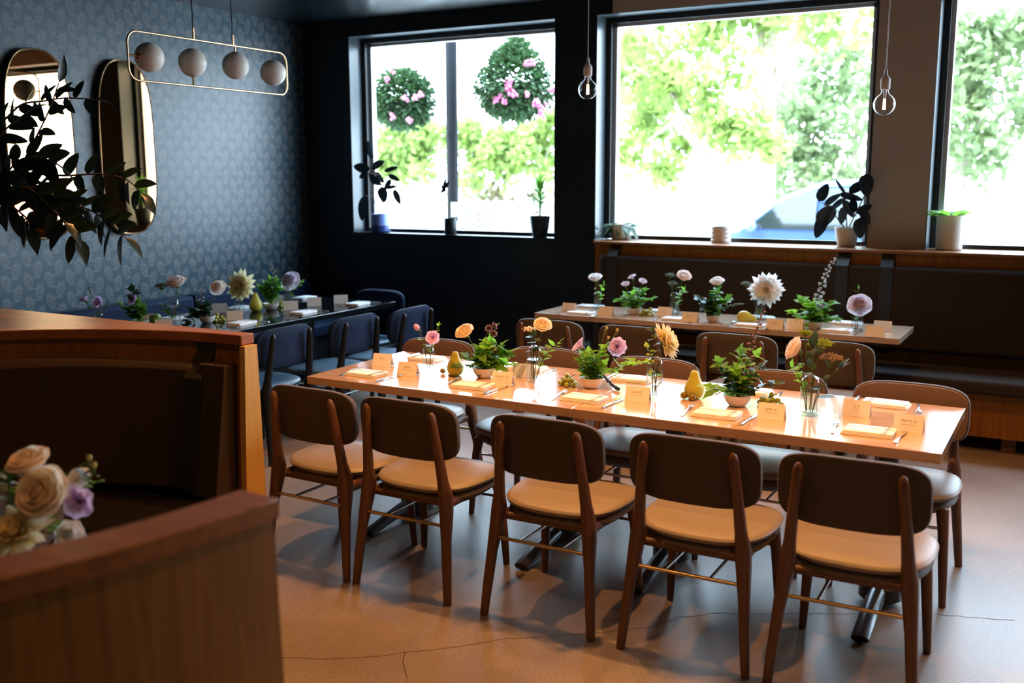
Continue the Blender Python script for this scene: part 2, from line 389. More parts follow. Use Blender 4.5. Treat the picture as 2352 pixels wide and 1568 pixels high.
# hairline crack across the polished floor
b = MB(); prev = None; fl = bpy.data.objects['floor']
for line in ([(560,1500),(660,1510),(760,1513),(850,1508),(930,1498),(1000,1492),(1080,1480),(1160,1466),(1250,1462),(1330,1455),(1420,1448),(1500,1438),(1560,1418),(1640,1408),(1720,1410),(1850,1409),(2000,1411),(2150,1410),(2240,1418),(2352,1426)], [(930,1498),(925,1520),(932,1545),(938,1568)]):
    pts = []
    for i in range(len(line)-1):
        a, c = line[i], line[i+1]
        for k in range(5): pts.append(P(a[0]+(c[0]-a[0])*k/5, a[1]+(c[1]-a[1])*k/5+R.uniform(-1.2, 1.2), z=.0006))
    for i in range(len(pts)-1):
        w = .0012+.0006*R.random(); d = (pts[i+1]-pts[i]).normalized(); n_ = Vector((-d.y, d.x, 0))*w
        b.add([pts[i]-n_, pts[i+1]-n_, pts[i+1]+n_, pts[i]+n_], [(0, 1, 2, 3)])
mat('crack', (.03, .025, .02), .9)
b.build('floor_crack', 'crack', fl, smooth=False)

# ceiling downlights: the warm lamps of the room, above the picture's upper edge
def downlight(x, y, pw, aim=None, spot=110, where=''):
    t = thing('ceiling_downlight', 'small round recessed ceiling downlight ' + where, 'ceiling light', (x, y, CZ), group='recessed ceiling downlights')
    MB().lathe([(.055, -.012), (.07, -.012), (.07, .0), (.055, 0)], 24, cap=False).build('bezel', 'frame_black', t)
    l = bpy.data.lights.new('lamp', 'SPOT'); l.energy = pw; l.color = (1, .455, .14); l.spot_size = math.radians(spot); l.spot_blend = .6; l.shadow_soft_size = .035
    o = bpy.data.objects.new('lamp', l); C.objects.link(o); o.parent = t; o.location = (0, 0, -.02)
    if aim: o.rotation_euler = (Vector(aim)-Vector((x, y, CZ))).to_track_quat('-Z', 'Y').to_euler()
DL = 150
downlight(-2.75, 3.6, DL, where='over the left half of the long table')
downlight(-1.6, 3.6, DL, where='over the middle of the long table')
downlight(-.5, 3.6, DL, where='over the right end of the long table')
downlight(.9, 3.9, 90, where='over the open floor right of the long table')
downlight(1.9, 5.4, 70, where='over the right part of the banquette')
downlight(-2.6, 5.25, 70, where='over the left of the window side table')
downlight(-1.2, 5.25, 70, where='over the right of the window side table')
downlight(-4.0, 4.3, 8, where='between the black table and the long table')
downlight(-2.2, 1.9, 34, where='over the open side of the round booth')
downlight(-.3, 1.7, 30, where='over the aisle beside the booth')
downlight(-1.4, .3, 7, where='over the near curve of the booth')
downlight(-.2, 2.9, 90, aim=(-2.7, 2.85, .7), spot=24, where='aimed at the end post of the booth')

# ------------------------------------------------------------------ outdoors
g = MB().box(-80, 60, WY+.3, 120, -.2, -.12).build('street', 'street', smooth=False); g['kind'] = 'structure'
g = MB().box(-30, 20, WY+.3, 11.2, -.12, -.02).build('pavement', 'pavement', smooth=False); g['kind'] = 'structure'
def crown(mb, c, r, n, size, sc=(1, 1, 1)):
    c = Vector(c); cl = []
    for _ in range(max(5, n//70)):
        d = Vector((R.gauss(0, 1), R.gauss(0, 1), R.gauss(0, 1))).normalized()*r*R.random()**.4
        cl.append(c+Vector((d.x*sc[0], d.y*sc[1], d.z*sc[2])))
    for i in range(n):
        q = R.choice(cl)+Vector((R.gauss(0, 1), R.gauss(0, 1), R.gauss(0, 1)))*r*.22
        a = Vector((R.gauss(0, 1), R.gauss(0, 1), R.gauss(0, 1))).normalized()*size*R.uniform(.6, 1.3); b_ = a.cross(Vector((R.gauss(0, 1), R.gauss(0, 1), 1))).normalized()*size*.6
        mb.add([q-a, q-b_, q+a, q+b_], [(0, 1, 2, 3)])
def tree(x, y, h, tr, blobs, label, m='tree_leaf', name='tree', n=900, leaf=.13):
    t = thing(name, label, 'tree', (x, y, -.12), group='trees beyond the street')
    b = MB(); b.tube([(0, 0, -.02), (.03, 0, h*.5), (-.04, .05, h)], [tr*1.2, tr, tr*.75], 8)
    for bx, by, bz, br in blobs: b.tube([(0, 0, h*.75), (bx*.5, by*.5, (h+bz)*.5), (bx, by, bz)], [tr*.6, tr*.4, tr*.15], 6)
    b.build('trunk', 'bark', t)
    b = MB()
    for bx, by, bz, br in blobs: crown(b, (bx, by, bz), br, n, leaf)
    b.build('crown', m, t, smooth=False)
p = P(1605, 400, y=19)
tree(p.x, 19, 3.2, .16, [(0, 0, 3.3, .9), (-1.1, 0, 2.5, .8), (.8, 0, 2.4, .8), (.1, .3, 4.7, 1.0), (-1.5, .2, 4.0, .9)], 'bright green street tree with the thick pale trunk, behind the blue car bonnet', n=520)
p = P(1762, 300, y=20)
tree(p.x, 20, 4.4, .17, [(0, 0, 4.8, 1.2), (1.2, 0, 4.6, 1.1), (-.6, 0, 5.9, 1.2), (1.4, .2, 5.8, 1.0)], 'tall yellow-green street tree with a slim pale trunk over the blue car', n=480)
p = P(1472, 400, y=21)
tree(p.x, 21, 3.0, .07, [(0, 0, 4.2, 1.0), (-.3, 0, 5.3, .9), (.5, 0, 3.4, .7)], 'thin young tree at the left of the big street window', n=420)
for i, (px, py, hh, lab) in enumerate([(1850, 300, 3.6, 'rounded dim green tree behind the roof of the blue car'), (1960, 260, 3.9, 'grey-green tree behind the rubber plant in the big window')]):
    p = P(px, py, y=27); tree(p.x, 27, 1.6, .15, [(0, 0, 1.7, 1.4), (.3, 0, 3.2, 1.5), (-.6, 0, 2.6, 1.3), (.2, 0, 4.4, 1.1)], lab, 'tree_leaf_far', n=420, leaf=.15)
for px, lab in [(875, 'small street tree at the left edge of the left window'), (925, 'small street tree below the left flower basket'), (965, 'small forked street tree left of the lamp post'), (1085, 'small street tree just right of the lamp post'), (1160, 'small street tree below the right flower basket'), (1235, 'faint small street tree behind the spiky sill plant')]:
    p = P(px, 380, y=29); tree(p.x, 29, 1.9, .07, [(0, 0, 2.3, .9), (.5, 0, 2.8, .8), (-.5, 0, 2.7, .8), (0, 0, 3.4, .7)], lab, 'tree_leaf', n=260, leaf=.16)
for px, lab in [(2215, 'pale street tree at the left of the right-hand window'), (2330, 'hazy tree at the right edge of the right-hand window')]:
    p = P(px, 330, y=24); tree(p.x, 24, 2.4, .10, [(0, 0, 2.8, 1.1), (.6, 0, 3.8, 1.0), (-.5, 0, 4.6, .9)], lab, 'tree_leaf_far', n=420, leaf=.15)
b = MB(); c = P(1135, 440, y=31); crown(b, (c.x, 31, .7), 1.5, 900, .16, (1.3, .8, .8))
tag(b.build('shrub', 'hedge_brown', smooth=False), 'olive brown mounded shrub behind the white fence posts', 'shrub')
# low fence across the street
t = thing('street_fence', 'grey picket fence far across the street, seen in the left window', 'fence', (0, 28.5, -.12))
b = MB(); b.box(-26, -8, 0, .04, .25, .33); b.box(-26, -8, 0, .04, .85, .93); b.build('rail', 'fence', t, smooth=False)
b = MB(); x = -26
while x < -8: b.box(x, x+.07, -.03, 0, .08, 1.05); x += .16
b.build('pickets', 'fence', t, smooth=False)
b = MB(); x = -25.5
while x < -8: b.box(x, x+.22, -.14, .1, 0, 1.3); x += 2.4
b.build('post', 'trim_white', t, smooth=False)
# lamp post with two hanging flower baskets
pp = P(1038, 300, y=9.0)
t = thing('lamp_post', 'dark round lamp post standing outside the left window', 'lamp post', (pp.x, 9.0, -.02))
b = MB(); b.tube([(0, 0, 0), (0, 0, 5)], .062, 16); b.lathe([(.13, 0), (.13, .25), (.075, .33)], 16); b.build('pole', 'post', t)
b = MB()
for sgn in (-1, 1): b.tube([(0, 0, 3.55), (sgn*.35, 0, 3.62), (sgn*.72, 0, 3.55)], .018, 8)
b.build('bracket', 'post', t)
for sx, sy, sz_, lab, rr, k in ((P(925, 232, y=9.0), 9, 2.5, 'round hanging basket of green leaves and pink flowers left of the lamp post', .34, 0), (P(1183, 198, y=9.0), 9, 2.6, 'larger pointed hanging basket with pink flowers right of the lamp post', .40, 1)):
    t = thing('hanging_basket', lab, 'hanging basket', (sx.x, 9.0, sx.z), group='flower baskets on the lamp post')
    b = MB(); b.lathe([(.05, -.24), (.17, -.2), (.24, -.02), (.25, .02), (.23, .02), (.15, -.17), (.02, -.2)], 20); b.build('basket', 'post', t)
    b = MB()
    for a in range(3): b.tube([(.22*math.cos(a*2.1), .22*math.sin(a*2.1), 0), (0, 0, 3.55-sx.z)], .004, 5)
    b.build('hanger', 'post', t)
    b = MB()
    for _ in range(3600):
        th = R.uniform(0, 2*PI); ph = math.acos(R.uniform(-1, 1)); q = rr*R.uniform(.35, 1.0)**.6
        x_, y_, z_ = q*math.sin(ph)*math.cos(th), q*math.sin(ph)*math.sin(th), q*math.cos(ph)*.95
        if k and z_ > 0: f_ = 1-.55*z_/rr; x_ *= f_; y_ *= f_; z_ *= 1.25
        if z_ < 0: z_ *= .85+.3*math.sin(5*th)*.3
        b.leaf((x_, y_, z_), (x_+R.uniform(-.2, .2), y_+R.uniform(-.2, .2), z_+R.uniform(-.2, .2)), .062, .056, n=2)
    b.build('foliage', 'basket_leaf', t, smooth=False)
    pts = [[(898,162),(890,182),(928,225),(952,222),(966,215),(902,268),(941,275)], [(1170,188),(1165,205),(1180,215),(1148,222),(1138,228),(1168,195),(1212,145),(1222,143),(1212,215),(1238,240),(1245,250),(1230,236),(1269,205),(1155,232),(1172,212),(1243,262)]][k]
    b = MB()
    for px, py in pts:
        c = P(px, py, y=9.0-rr*.93); c -= Vector((sx.x, 9.0, sx.z))
        for _ in range(7): b.ball((c.x+R.gauss(0, .016), c.y+R.gauss(0, .01), c.z+R.gauss(0, .016)), .017, 6, m=4)
    b.build('blossoms', 'geranium', t)
for (px, py, w, h, lab) in ((1041, 487, .085, .2, 'small white notice taped on the lamp post'), (1047, 520, .14, .2, 'white sheet of paper low on the lamp post')):
    c = P(px, py, y=8.9)
    tag(MB().box(c.x-w/2, c.x+w/2, 8.925, 8.935, c.z-h/2, c.z+h/2).build('notice', 'trim_white', smooth=False), lab, 'notice')
# parked blue car, side on
def car(x, y, m, label, scale=1.0):
    t = thing('car', label, 'car', (x, y, -.2)); t.scale = (.86*scale, scale, 1.1*scale)
    prof = [(-2.2,.35),(-2.25,.62),(-2.1,.86),(-1.35,1.02),(-.95,1.10),(-.35,1.48),(.25,1.66),(1.1,1.70),(1.75,1.62),(2.1,1.2),(2.2,.8),(2.18,.35)]
    b = MB()
    n = len(prof)
    secs = [(-.88, 1, .96), (-.80, 1.0, 1), (0, 1.01, 1.01), (.80, 1, 1), (.88, 1, .96)]
    vs = []
    for (yy, sx_, sz_) in secs:
        for (a, c_) in prof:
            tuck = .16*max(0, c_-1.0)/.7 if abs(yy) > .5 else 0
            vs.append((a*sx_, yy-math.copysign(tuck, yy) if yy else 0, c_*sz_ if c_ > .5 else c_))
    fs = [(i*n+j, (i+1)*n+j, (i+1)*n+(j+1) % n, i*n+(j+1) % n) for i in range(4) for j in range(n)]
    fs += [tuple(range(n)), tuple(4*n+j for j in range(n-1, -1, -1))]
    b.add(vs, fs); b.build('body', m, t, sharp=35)
    for sgn in (-1, 1):
        for q in ([(-.80,1.10),(-.30,1.44),(.22,1.57),(.22,1.10)], [(.34,1.10),(.34,1.58),(1.05,1.60),(1.05,1.10)], [(1.16,1.10),(1.16,1.59),(1.62,1.52),(1.9,1.16)]):
            yy = sgn*.893
            b = MB(); b.add([(a, yy-sgn*.16*(c_-1)/.7+sgn*.004, c_) for a, c_ in q]+[(a, yy-sgn*.16*(c_-1)/.7-sgn*.02, c_) for a, c_ in q], [(0,1,2,3),(7,6,5,4),(0,4,5,1),(1,5,6,2),(2,6,7,3),(3,7,4,0)]); b.build('side_window', 'car_glass', t, smooth=False)
        for wx in (-1.4, 1.35):
            b = MB(); b.lathe([(.2, -.1), (.32, -.1), (.33, 0), (.32, .1), (.2, .1)], 24, mtx=Matrix.Rotation(PI/2, 3, 'X')); w = b.build('wheel', 'tyre', t, loc=(wx, sgn*.80, .33))
            b = MB(); b.lathe([(.01, -.105), (.19, -.105), (.2, 0), (.19, .105), (.01, .105)], 20, mtx=Matrix.Rotation(PI/2, 3, 'X')); b.build('hub_cap', 'steel', w)
        b = MB(); b.ball((-.72, sgn*.98, 1.12), .1, 10, (1, .9, .7)); b.build('wing_mirror', m, t)
        b = MB(); b.box(.1, .26, sgn*.885-.012, sgn*.885+.012, .93, .955); b.box(1.0, 1.16, sgn*.885-.012, sgn*.885+.012, .93, .955); b.build('door_handle', 'steel', t)
    b = MB(); b.ball((-2.1, -.6, .75), .13, 10, (.7, 1, .7)); b.ball((-2.1, .6, .75), .13, 10, (.7, 1, .7)); b.build('headlamp', 'steel', t)
    return t
c = P(1735, 495, y=13.5)
car(c.x+.62, 14.3, 'car_blue', 'blue people carrier parked outside the big window')
car(7.6, 13.0, 'red_car', 'red car parked along the street, seen only in the tall mirror')

# ------------------------------------------------------------------ wallpaper side: mirrors, lamps
def mirror(y0, y1, z0, z1, label):
    yc, zc, hy, hz = (y0+y1)/2, (z0+z1)/2, (y1-y0)/2, (z1-z0)/2
    def outline(s, x, n=56):
        r = []
        for k in range(n):
            a = 2*PI*k/n; cx, sx = math.cos(a), math.sin(a)
            # straight flanks that widen a little downwards, fully rounded ends
            yy = math.copysign(abs(cx)**.75, cx)*hy; zz = sx
            zz = math.copysign(abs(sx)**.55, sx)*hz
            r.append((x, yc+yy*s*(1+.03*(-zz/hz)), zc+(zz-math.copysign(hz*(1-s), zz) if s < 1 else zz)*1))
        return r
    t = thing('wall_mirror', label, 'mirror', (0, 0, 0), group='tall rounded mirrors on the patterned wall')
    n = 56
    b = MB(); A = outline(1, LX+.001); B = outline(1, LX+.05); b.add(A+B, [(k, (k+1) % n, n+(k+1) % n, n+k) for k in range(n)]+[tuple(range(n)), tuple(n+k for k in range(n))]); b.build('backing', 'mirror_back', t)
    b = MB(); b.tube(outline(1, LX+.051), .006, 8, closed=True); b.build('rim', 'brass', t)
    b = MB(); b.add(outline(1, LX+.052), [tuple(range(n))]); b.build('mirror_glass', 'mirror', t, smooth=False)
a0, a1 = P(13, 300, x=LX+.05), P(168, 300, x=LX+.05); zt, zb = P(80, 112, x=LX+.05), P(100, 548, x=LX+.05)
mirror(a0.y, a1.y, zb.z, zt.z, 'tall rounded bronze mirror near the left edge, reflecting the bright window')
a0, a1 = P(230, 330, x=LX+.05), P(354, 330, x=LX+.05); zt, zb = P(285, 138, x=LX+.05), P(310, 536, x=LX+.05)
mirror(a0.y, a1.y, zb.z, zt.z, 'tall rounded mirror partly behind the four globe lamp, mostly dark')

FX = -5.0
t = thing('linear_pendant', 'brass rounded-bar pendant lamp with four white globes over the dark table', 'pendant lamp', (0, 0, 0))
tl, tr, bl, br = P(291, 85, x=FX), P(657, 140, x=FX), P(291, 165, x=FX), P(657, 205, x=FX)
y0, y1 = tl.y, tr.y; z1 = P(470, 95, x=FX).z; z0 = P(470, 200, x=FX).z
r_ = .07; pts = []
for cy, cz, a0 in ((y1-r_, z1-r_, 0), (y0+r_, z1-r_, 90), (y0+r_, z0+r_, 180), (y1-r_, z0+r_, 270)):
    for k in range(7): a = math.radians(a0+15*k); pts.append((FX, cy+r_*math.cos(a), cz+r_*math.sin(a)))
MB().tube(pts, .007, 10, closed=True).build('frame', 'brass', t)
zc_ = (z0+z1)/2
for (px, py, how) in ((343, 130, 'l'), (442, 144, 'b'), (541, 151, 't'), (627, 165, 'r')):
    c = P(px, py, x=FX); gr = .088
    g = MB().ball((FX, c.y, zc_ if how in 'lr' else c.z), gr, 28, m=16).build('globe', 'opal', t)
    cz = zc_ if how in 'lr' else c.z
    a, e = {'l': ((FX, y0, cz), (FX, c.y-gr+.01, cz)), 'r': ((FX, y1, cz), (FX, c.y+gr-.01, cz)), 't': ((FX, c.y, z1), (FX, c.y, cz+gr-.01)), 'b': ((FX, c.y, z0), (FX, c.y, cz-gr+.01))}[how]
    b = MB(); b.tube([a, e], .007, 8); e2 = Vector(e)+(Vector(a)-Vector(e)).normalized()*.012; b.tube([e, e2], [.026, .018], 14); b.build('holder', 'brass', g)
for px in (443, 533):
    c = P(px, 60, x=FX); MB().tube([(FX, c.y, z1+.07), (FX, c.y, CZ-.012)], .004, 6).build('cord', 'black_cord', t)
    MB().tube([(FX, c.y, z1), (FX, c.y, z1+.07)], .008, 8).build('cord_grip', 'brass', t)
    MB().lathe([(.05, -.012), (.05, 0), (.02, 0)], 20, (FX, c.y, CZ)).build('ceiling_rose', 'black_iron', t)

def bulb(px, py, y, label):
    c = P(px, py, y=y); rr = .062
    t = thing('bulb_pendant', label, 'pendant lamp', (c.x, y, c.z), group='bare bulb pendants by the windows')
    pr = [(.004, -rr)]+[(rr*math.sin(a), -rr*math.cos(a)) for a in [math.radians(q) for q in (12, 25, 40, 55, 70, 85, 100, 115, 128, 138)]]+[(.024, rr*.98), (.019, rr*1.22), (.018, rr*1.42)]
    MB().lathe(pr, 28, cap=False).build('bulb', 'bulb_glass', t)
    b = MB(); b.tube([(0, 0, rr*1.3), (0, 0, rr*.55)], [.010, .006], 8); b.build('glass_stem', 'trim_white', t)
    b = MB()
    for k in range(4): a = k*PI/2; b.tube([(.004*math.cos(a), .004*math.sin(a), rr*.5), (.007*math.cos(a), .007*math.sin(a), -rr*.45)], .0016, 5)
    b.build('filament', 'filament', t)
    b = MB(); z = rr*1.38; b.lathe([(.002, z), (.026, z), (.027, z+.012), (.027, z+.058), (.022, z+.066), (.011, z+.082), (.008, z+.115), (.002, z+.115)], 24); b.build('socket', 'cord', t)
    MB().tube([(0, 0, z+.112), (0, 0, CZ-c.z-.01)], .0035, 6).build('cord', 'cord', t)
    MB().lathe([(.05, -.014), (.05, 0), (.02, 0)], 20, (0, 0, CZ-c.z)).build('ceiling_rose', 'cord', t)
bulb(1350, 206, 6.1, 'clear globe bulb pendant hanging in front of the dark wall between windows')
bulb(2031, 240, 6.3, 'clear globe bulb pendant hanging at the edge of the beige pillar')

# ------------------------------------------------------------------ chairs
def superpts(hx, hy, e, n, ycurve=0):
    r = []
    for k in range(n):
        a = 2*PI*k/n; c_, s_ = math.cos(a), math.sin(a)
        r.append((math.copysign(abs(c_)**e, c_)*hx, math.copysign(abs(s_)**e, s_)*hy))
    return r
def chair_parts(t, pal):
    n = 48
    # backrest: local x across, y towards the table, z up; slightly wrapped round the sitter
    def slab(y0, y1, hx, hz, zc, rings, inflate):
        b = MB(); out = superpts(hx, hz, .48, n)
        levels = [(y0, .0), (y0, .60), (y0, .93), (y0+(y1-y0)*.12, .985), (y0+(y1-y0)*.5, 1.0), (y0+(y1-y0)*.88, .985), (y1, .93), (y1+inflate, .60), (y1+inflate, 0)]
        vs = []
        for (y, s_) in levels:
            for (x, z) in out:
                x2, z2 = x*max(s_, .001), z*max(s_, .001)
                vs.append((x2, y+.55*x2*x2-.09*z2, zc+z2))
        fs = [(i*n+k, i*n+(k+1) % n, (i+1)*n+(k+1) % n, (i+1)*n+k) for i in range(len(levels)-1) for k in range(n)]
        return b.add(vs, fs)
    slab(.034, .062, .243, .124, .690, 0, .004).build('backrest', pal[1], t)
    slab(.060, .074, .236, .118, .690, 0, .006).build('backrest_cushion', pal[0], t)
    # seat
    def seat(z0, z1, k, inf):
        b = MB(); out = []
        for (x, y) in superpts(1, 1, .62, n):
            hw = .250-.018*(y < 0)*abs(y); yy = .300+y*.228
            out.append((x*hw*k, .300+(yy-.300)*k))
        lv = [(z0, 0), (z0, .9 if inf else .80), (z0+.3*(z1-z0), .985 if inf else .92), (z0+.6*(z1-z0), 1), (z1-.15*(z1-z0), .975), (z1, .93), (z1+inf, .6), (z1+inf*1.2, 0)]
        vs = []
        for z, s_ in lv:
            s2 = max(s_, .002)
            for x, y in out: vs.append((x*s2, .300+(y-.300)*s2, z+.16*(x*s2)**2-(.0 if y > .2 else .0)))
        fs = [(i*n+q, i*n+(q+1) % n, (i+1)*n+(q+1) % n, (i+1)*n+q) for i in range(len(lv)-1) for q in range(n)]
        return b.add(vs, fs)
    seat(.415, .452, 1, .006).build('seat', pal[2], t)
    seat(.358, .416, .95, 0).build('seat_shell', pal[3], t)
    for s in (-1, 1):
        b = MB(); b.tube([(s*.232, -.004, 0), (s*.222, .008, .12), (s*.210, .026, .26), (s*.199, .046, .37), (s*.193, .052, .43), (s*.186, .042, .50), (s*.176, .026, .62), (s*.163, .008, .755), (s*.161, .004, .775), (s*.160, .003, .786)],
                          [.016, .019, .021, .027, .029, .022, .019, .017, .014, .006], 12, rad2=[.018, .021, .024, .036, .038, .025, .021, .018, .014, .006], sq=False, up=Vector((1, 0, 0)))
        lg = b.build('leg', pal[4], t)
        for z_, x_, y_ in ((.735, .165, -.006), (.60, .1785, .009)): MB().ball((s*x_, y_, z_), .0042, 8, (1, .5, 1), 4).build('bolt', 'black_iron', lg)
        b = MB(); b.tube([(s*.222, .492, 0), (s*.215, .484, .14), (s*.205, .470, .30), (s*.196, .455, .385), (s*.170, .43, .405)], [.014, .018, .021, .025, .018], 12, rad2=[.015, .019, .022, .028, .02], up=Vector((1, 0, 0)))
        b.build('leg', pal[4], t)
    b = MB(); b.tube([(-.19, .10, .385), (.19, .10, .385)], .016, 8, rad2=.014); b.tube([(-.18, .44, .392), (.18, .44, .392)], .018, 8, rad2=.014)
    for s in (-1, 1): b.tube([(s*.19, .06, .392), (s*.188, .44, .392)], .02, 8, rad2=.012)
    b.build('seat_rail', pal[4], t)
    b = MB(); b.tube([(-.205, .032, .315), (.205, .032, .315)], .0075, 8); b.build('stretcher', pal[5], t)
    b = MB(); b.tube([(-.205, .469, .315), (.205, .469, .315)], .0065, 8); b.build('stretcher', pal[6], t)
    for s in (-1, 1): MB().tube([(s*.085, .034, .316), (s*.085, .468, .316)], .0065, 8).build('stretcher', pal[6], t)
BR = ('corduroy', 'back_shell', 'leather', 'seat_shell', 'walnut', 'champagne', 'steel')
BL = ('blue_velvet', 'blue_velvet', 'blue_leather', 'black_wood', 'black_wood', 'black_iron', 'steel')
ch0 = thing('dining_chair', 'x', 'chair'); chair_parts(ch0, BR)
bc0 = thing('dining_chair', 'x', 'chair'); chair_parts(bc0, BL)
kids[ch0] = list(ch0.children); kids[bc0] = list(bc0.children)
used = set()
def chair(src, x, y, rz, label, group):
    if src not in used:
        used.add(src); src.location = (x, y, 0); src.rotation_euler = (0, 0, rz); src['label'] = label; src['group'] = group; return
    dup(src, (x, y, 0), rz, label, group)
T5 = ['leftmost', 'second from left', 'middle', 'second from right', 'rightmost']
for i, (x, dr) in enumerate(((-2.855, -.03), (-2.346, .0), (-1.71, .0), (-1.125, .01), (-.585, .02))):
    chair(ch0, x, 3.2, dr, 'brown chair seen from behind at the long table, %s of five' % T5[i], 'chairs on the near side of the long table')
for i, (x, y) in enumerate(((-3.07, 4.66), (-2.40, 4.69), (-1.80, 4.68), (-1.19, 4.65), (-.597, 4.64))):
    chair(ch0, x, y, PI, 'brown chair facing the viewer behind the long table, %s of its row' % T5[i], 'chairs on the far side of the long table')
T4 = ['leftmost', 'second from left', 'second from right', 'rightmost']
for i, x in enumerate((-2.905, -2.32, -1.69, -1.165)):
    chair(ch0, x, 5.53, 0, 'brown chair tucked at the window side table, %s of four' % T4[i], 'chairs at the window side table')
for i, (x, y) in enumerate(((-4.14, 4.03), (-4.12, 4.57), (-4.05, 5.165), (-3.97, 5.69))):
    chair(bc0, x, y, PI/2, 'dark blue chair beside the black table, %s' % ['mostly hidden behind the booth post', 'nearest fully visible one', 'third one back, under the table edge', 'the one closest to the window wall'][i], 'blue chairs along the black table')
chair(bc0, -4.86, 6.50, PI, 'dark blue chair at the far end of the black table, only its rounded back showing', 'blue chairs along the black table')

# ------------------------------------------------------------------ tables
def tbase(t, x, y0, y1, h, top):
    yc = (y0+y1)/2
    b = MB(); b.tube([(x, yc, .07), (x, yc, h-.02)], .040, 16); b.build('column', 'black_iron', t)
    b = MB(); L_ = (y1-y0)/2
    for s in (-1, 1): b.tube([(x, yc, .072), (x, yc+s*L_*.35, .060), (x, yc+s*L_*.9, .026), (x, yc+s*L_, .018)], [.030, .028, .02, .016], 10, rad2=[.036, .036, .034, .034], up=Vector((0, 0, 1)))
    b.lathe([(.075, .022), (.085, .03), (.085, .085), (.06, .105), (.045, .11)], 20, (x, yc, 0))
    b.build('foot', 'black_iron', t)
    b = MB(); b.box(x-.05, x+.05, yc-.25, yc+.25, h-.018, h); b.build('top_bracket', 'black_iron', t, smooth=False)
def table(name, x0, x1, y0, y1, th, m, bases, label, group=None, z=.75):
    t = thing(name, label, 'table', (0, 0, 0), group=group)
    o = MB().box(x0, x1, y0, y1, z-th, z).build('tabletop', m, t, smooth=False, bevel=.0025)
    for bx in bases: tbase(t, bx, y0-.02+.0, y1+.02, z-th, o)
    return t
g_ = 'wooden tables pushed end to end'
table('dining_table', -3.232, -1.8015, 3.675, 4.472, .039, 'maple', (-2.87, -2.03), 'glossy maple table, left half of the long near pair', g_)
table('dining_table', -1.7985, -.368, 3.675, 4.472, .039, 'maple', (-1.49, -.60), 'glossy maple table, right half of the long near pair', g_)
g_ = 'wooden tables by the window banquette'
table('dining_table', -3.35, -2.6505, 6.234, 6.80, .036, 'maple_pale', (-3.0,), 'short pale wood table at the left end by the window banquette', g_)
table('dining_table', -2.6475, -.896, 6.234, 6.80, .036, 'maple_pale', (-2.2, -1.2), 'longer pale wood table at the right by the window banquette', g_)
t = thing('dining_table', 'long glossy black table beside the patterned blue wall', 'table')
MB().box(-5.52, -4.601, 3.35, 6.279, .712, .75).build('tabletop', 'black_gloss', t, smooth=False, bevel=.002)
for yy in (3.8, 4.8, 5.8):
    b = MB(); b.tube([(-5.06, yy, .05), (-5.06, yy, .695)], .04, 14); b.build('column', 'black_iron', t)
    b = MB(); b.tube([(-5.42, yy, .02), (-5.06, yy, .05), (-4.70, yy, .02)], [.018, .035, .018], 10); b.build('foot', 'black_iron', t)
    MB().box(-5.3, -4.8, yy-.05, yy+.05, .695, .712).build('top_bracket', 'black_iron', t, smooth=False)

# ------------------------------------------------------------------ banquettes
t = thing('banquette', 'long built-in wood banquette with dark padded back and straps under the windows', 'banquette')
x0, x1 = XC+.02, RX-.02
MB().box(x0-.05, x1, 7.19, 7.385, 0, SZ-.018).build('back_panel', 'oak', t, smooth=False)
MB().box(x0-.06, x1, 7.165, GY-.004, SZ-.018+.0005, SZ+.0005).build('cap_rail', 'oak_h', t, smooth=False, bevel=.003)
MB().box(x0, x1, 6.71, 7.185, .10, .375).build('seat_base', 'oak', t, smooth=False)
edges = [x0, -3.14, -1.42, -1.13, 1.1, 2.8, x1]
for i in range(len(edges)-1):
    a, c_ = edges[i]+.012, edges[i+1]-.012
    MB().box(a, c_, 7.10, 7.19, .53, 1.105).build('back_cushion', 'velvet_grey', t, smooth=True, bevel=.035)
for xs in [(x0, -1.2), (-1.2, 1.2), (1.2, x1)]:
    MB().box(xs[0]+.006, xs[1]-.006, 6.64, 7.14, .375, .462).build('seat_cushion', 'velvet_grey', t, smooth=True, bevel=.025)
for xs in (-3.14, -1.42, -1.13, 1.1, 2.8):
    b = MB(); w = .042
    pr = [(7.188, SZ-.03), (7.188, 1.18), (7.095, 1.10), (7.092, .56), (7.186, .50)]
    for i in range(4):
        (ya, za), (yb, zb) = pr[i], pr[i+1]
        b.add([(xs-w, ya, za), (xs+w, ya, za), (xs+w, yb, zb), (xs-w, yb, zb), (xs-w, ya-.004, za-.003), (xs+w, ya-.004, za-.003), (xs+w, yb-.004, zb-.003), (xs-w, yb-.004, zb-.003)],
              [(0,1,2,3),(7,6,5,4),(0,4,5,1),(1,5,6,2),(2,6,7,3),(3,7,4,0)])
    b.build('strap', 'strap', t, smooth=False)
for xs in (-3.1, -1.8, -.3, 1.2, 2.7):
    MB().box(xs-.04, xs+.04, 6.78, 7.1, 0, .10).build('foot', 'walnut', t, smooth=False)
t = thing('banquette', 'low dark blue upholstered banquette along the patterned wall behind the black table', 'banquette')
for a, c_ in ((3.0, 4.32), (4.33, 5.8), (5.81, 7.25)):
    MB().box(LX+.01, LX+.16, a, c_, .42, .755).build('back_cushion', 'blue_velvet', t, bevel=.03)
    MB().box(LX+.01, -5.66, a, c_, .34, .45).build('seat_cushion', 'blue_velvet', t, bevel=.025)
MB().box(LX+.01, -5.72, 3.0, 7.25, 0, .34).build('base', 'navy_wall', t, smooth=False)

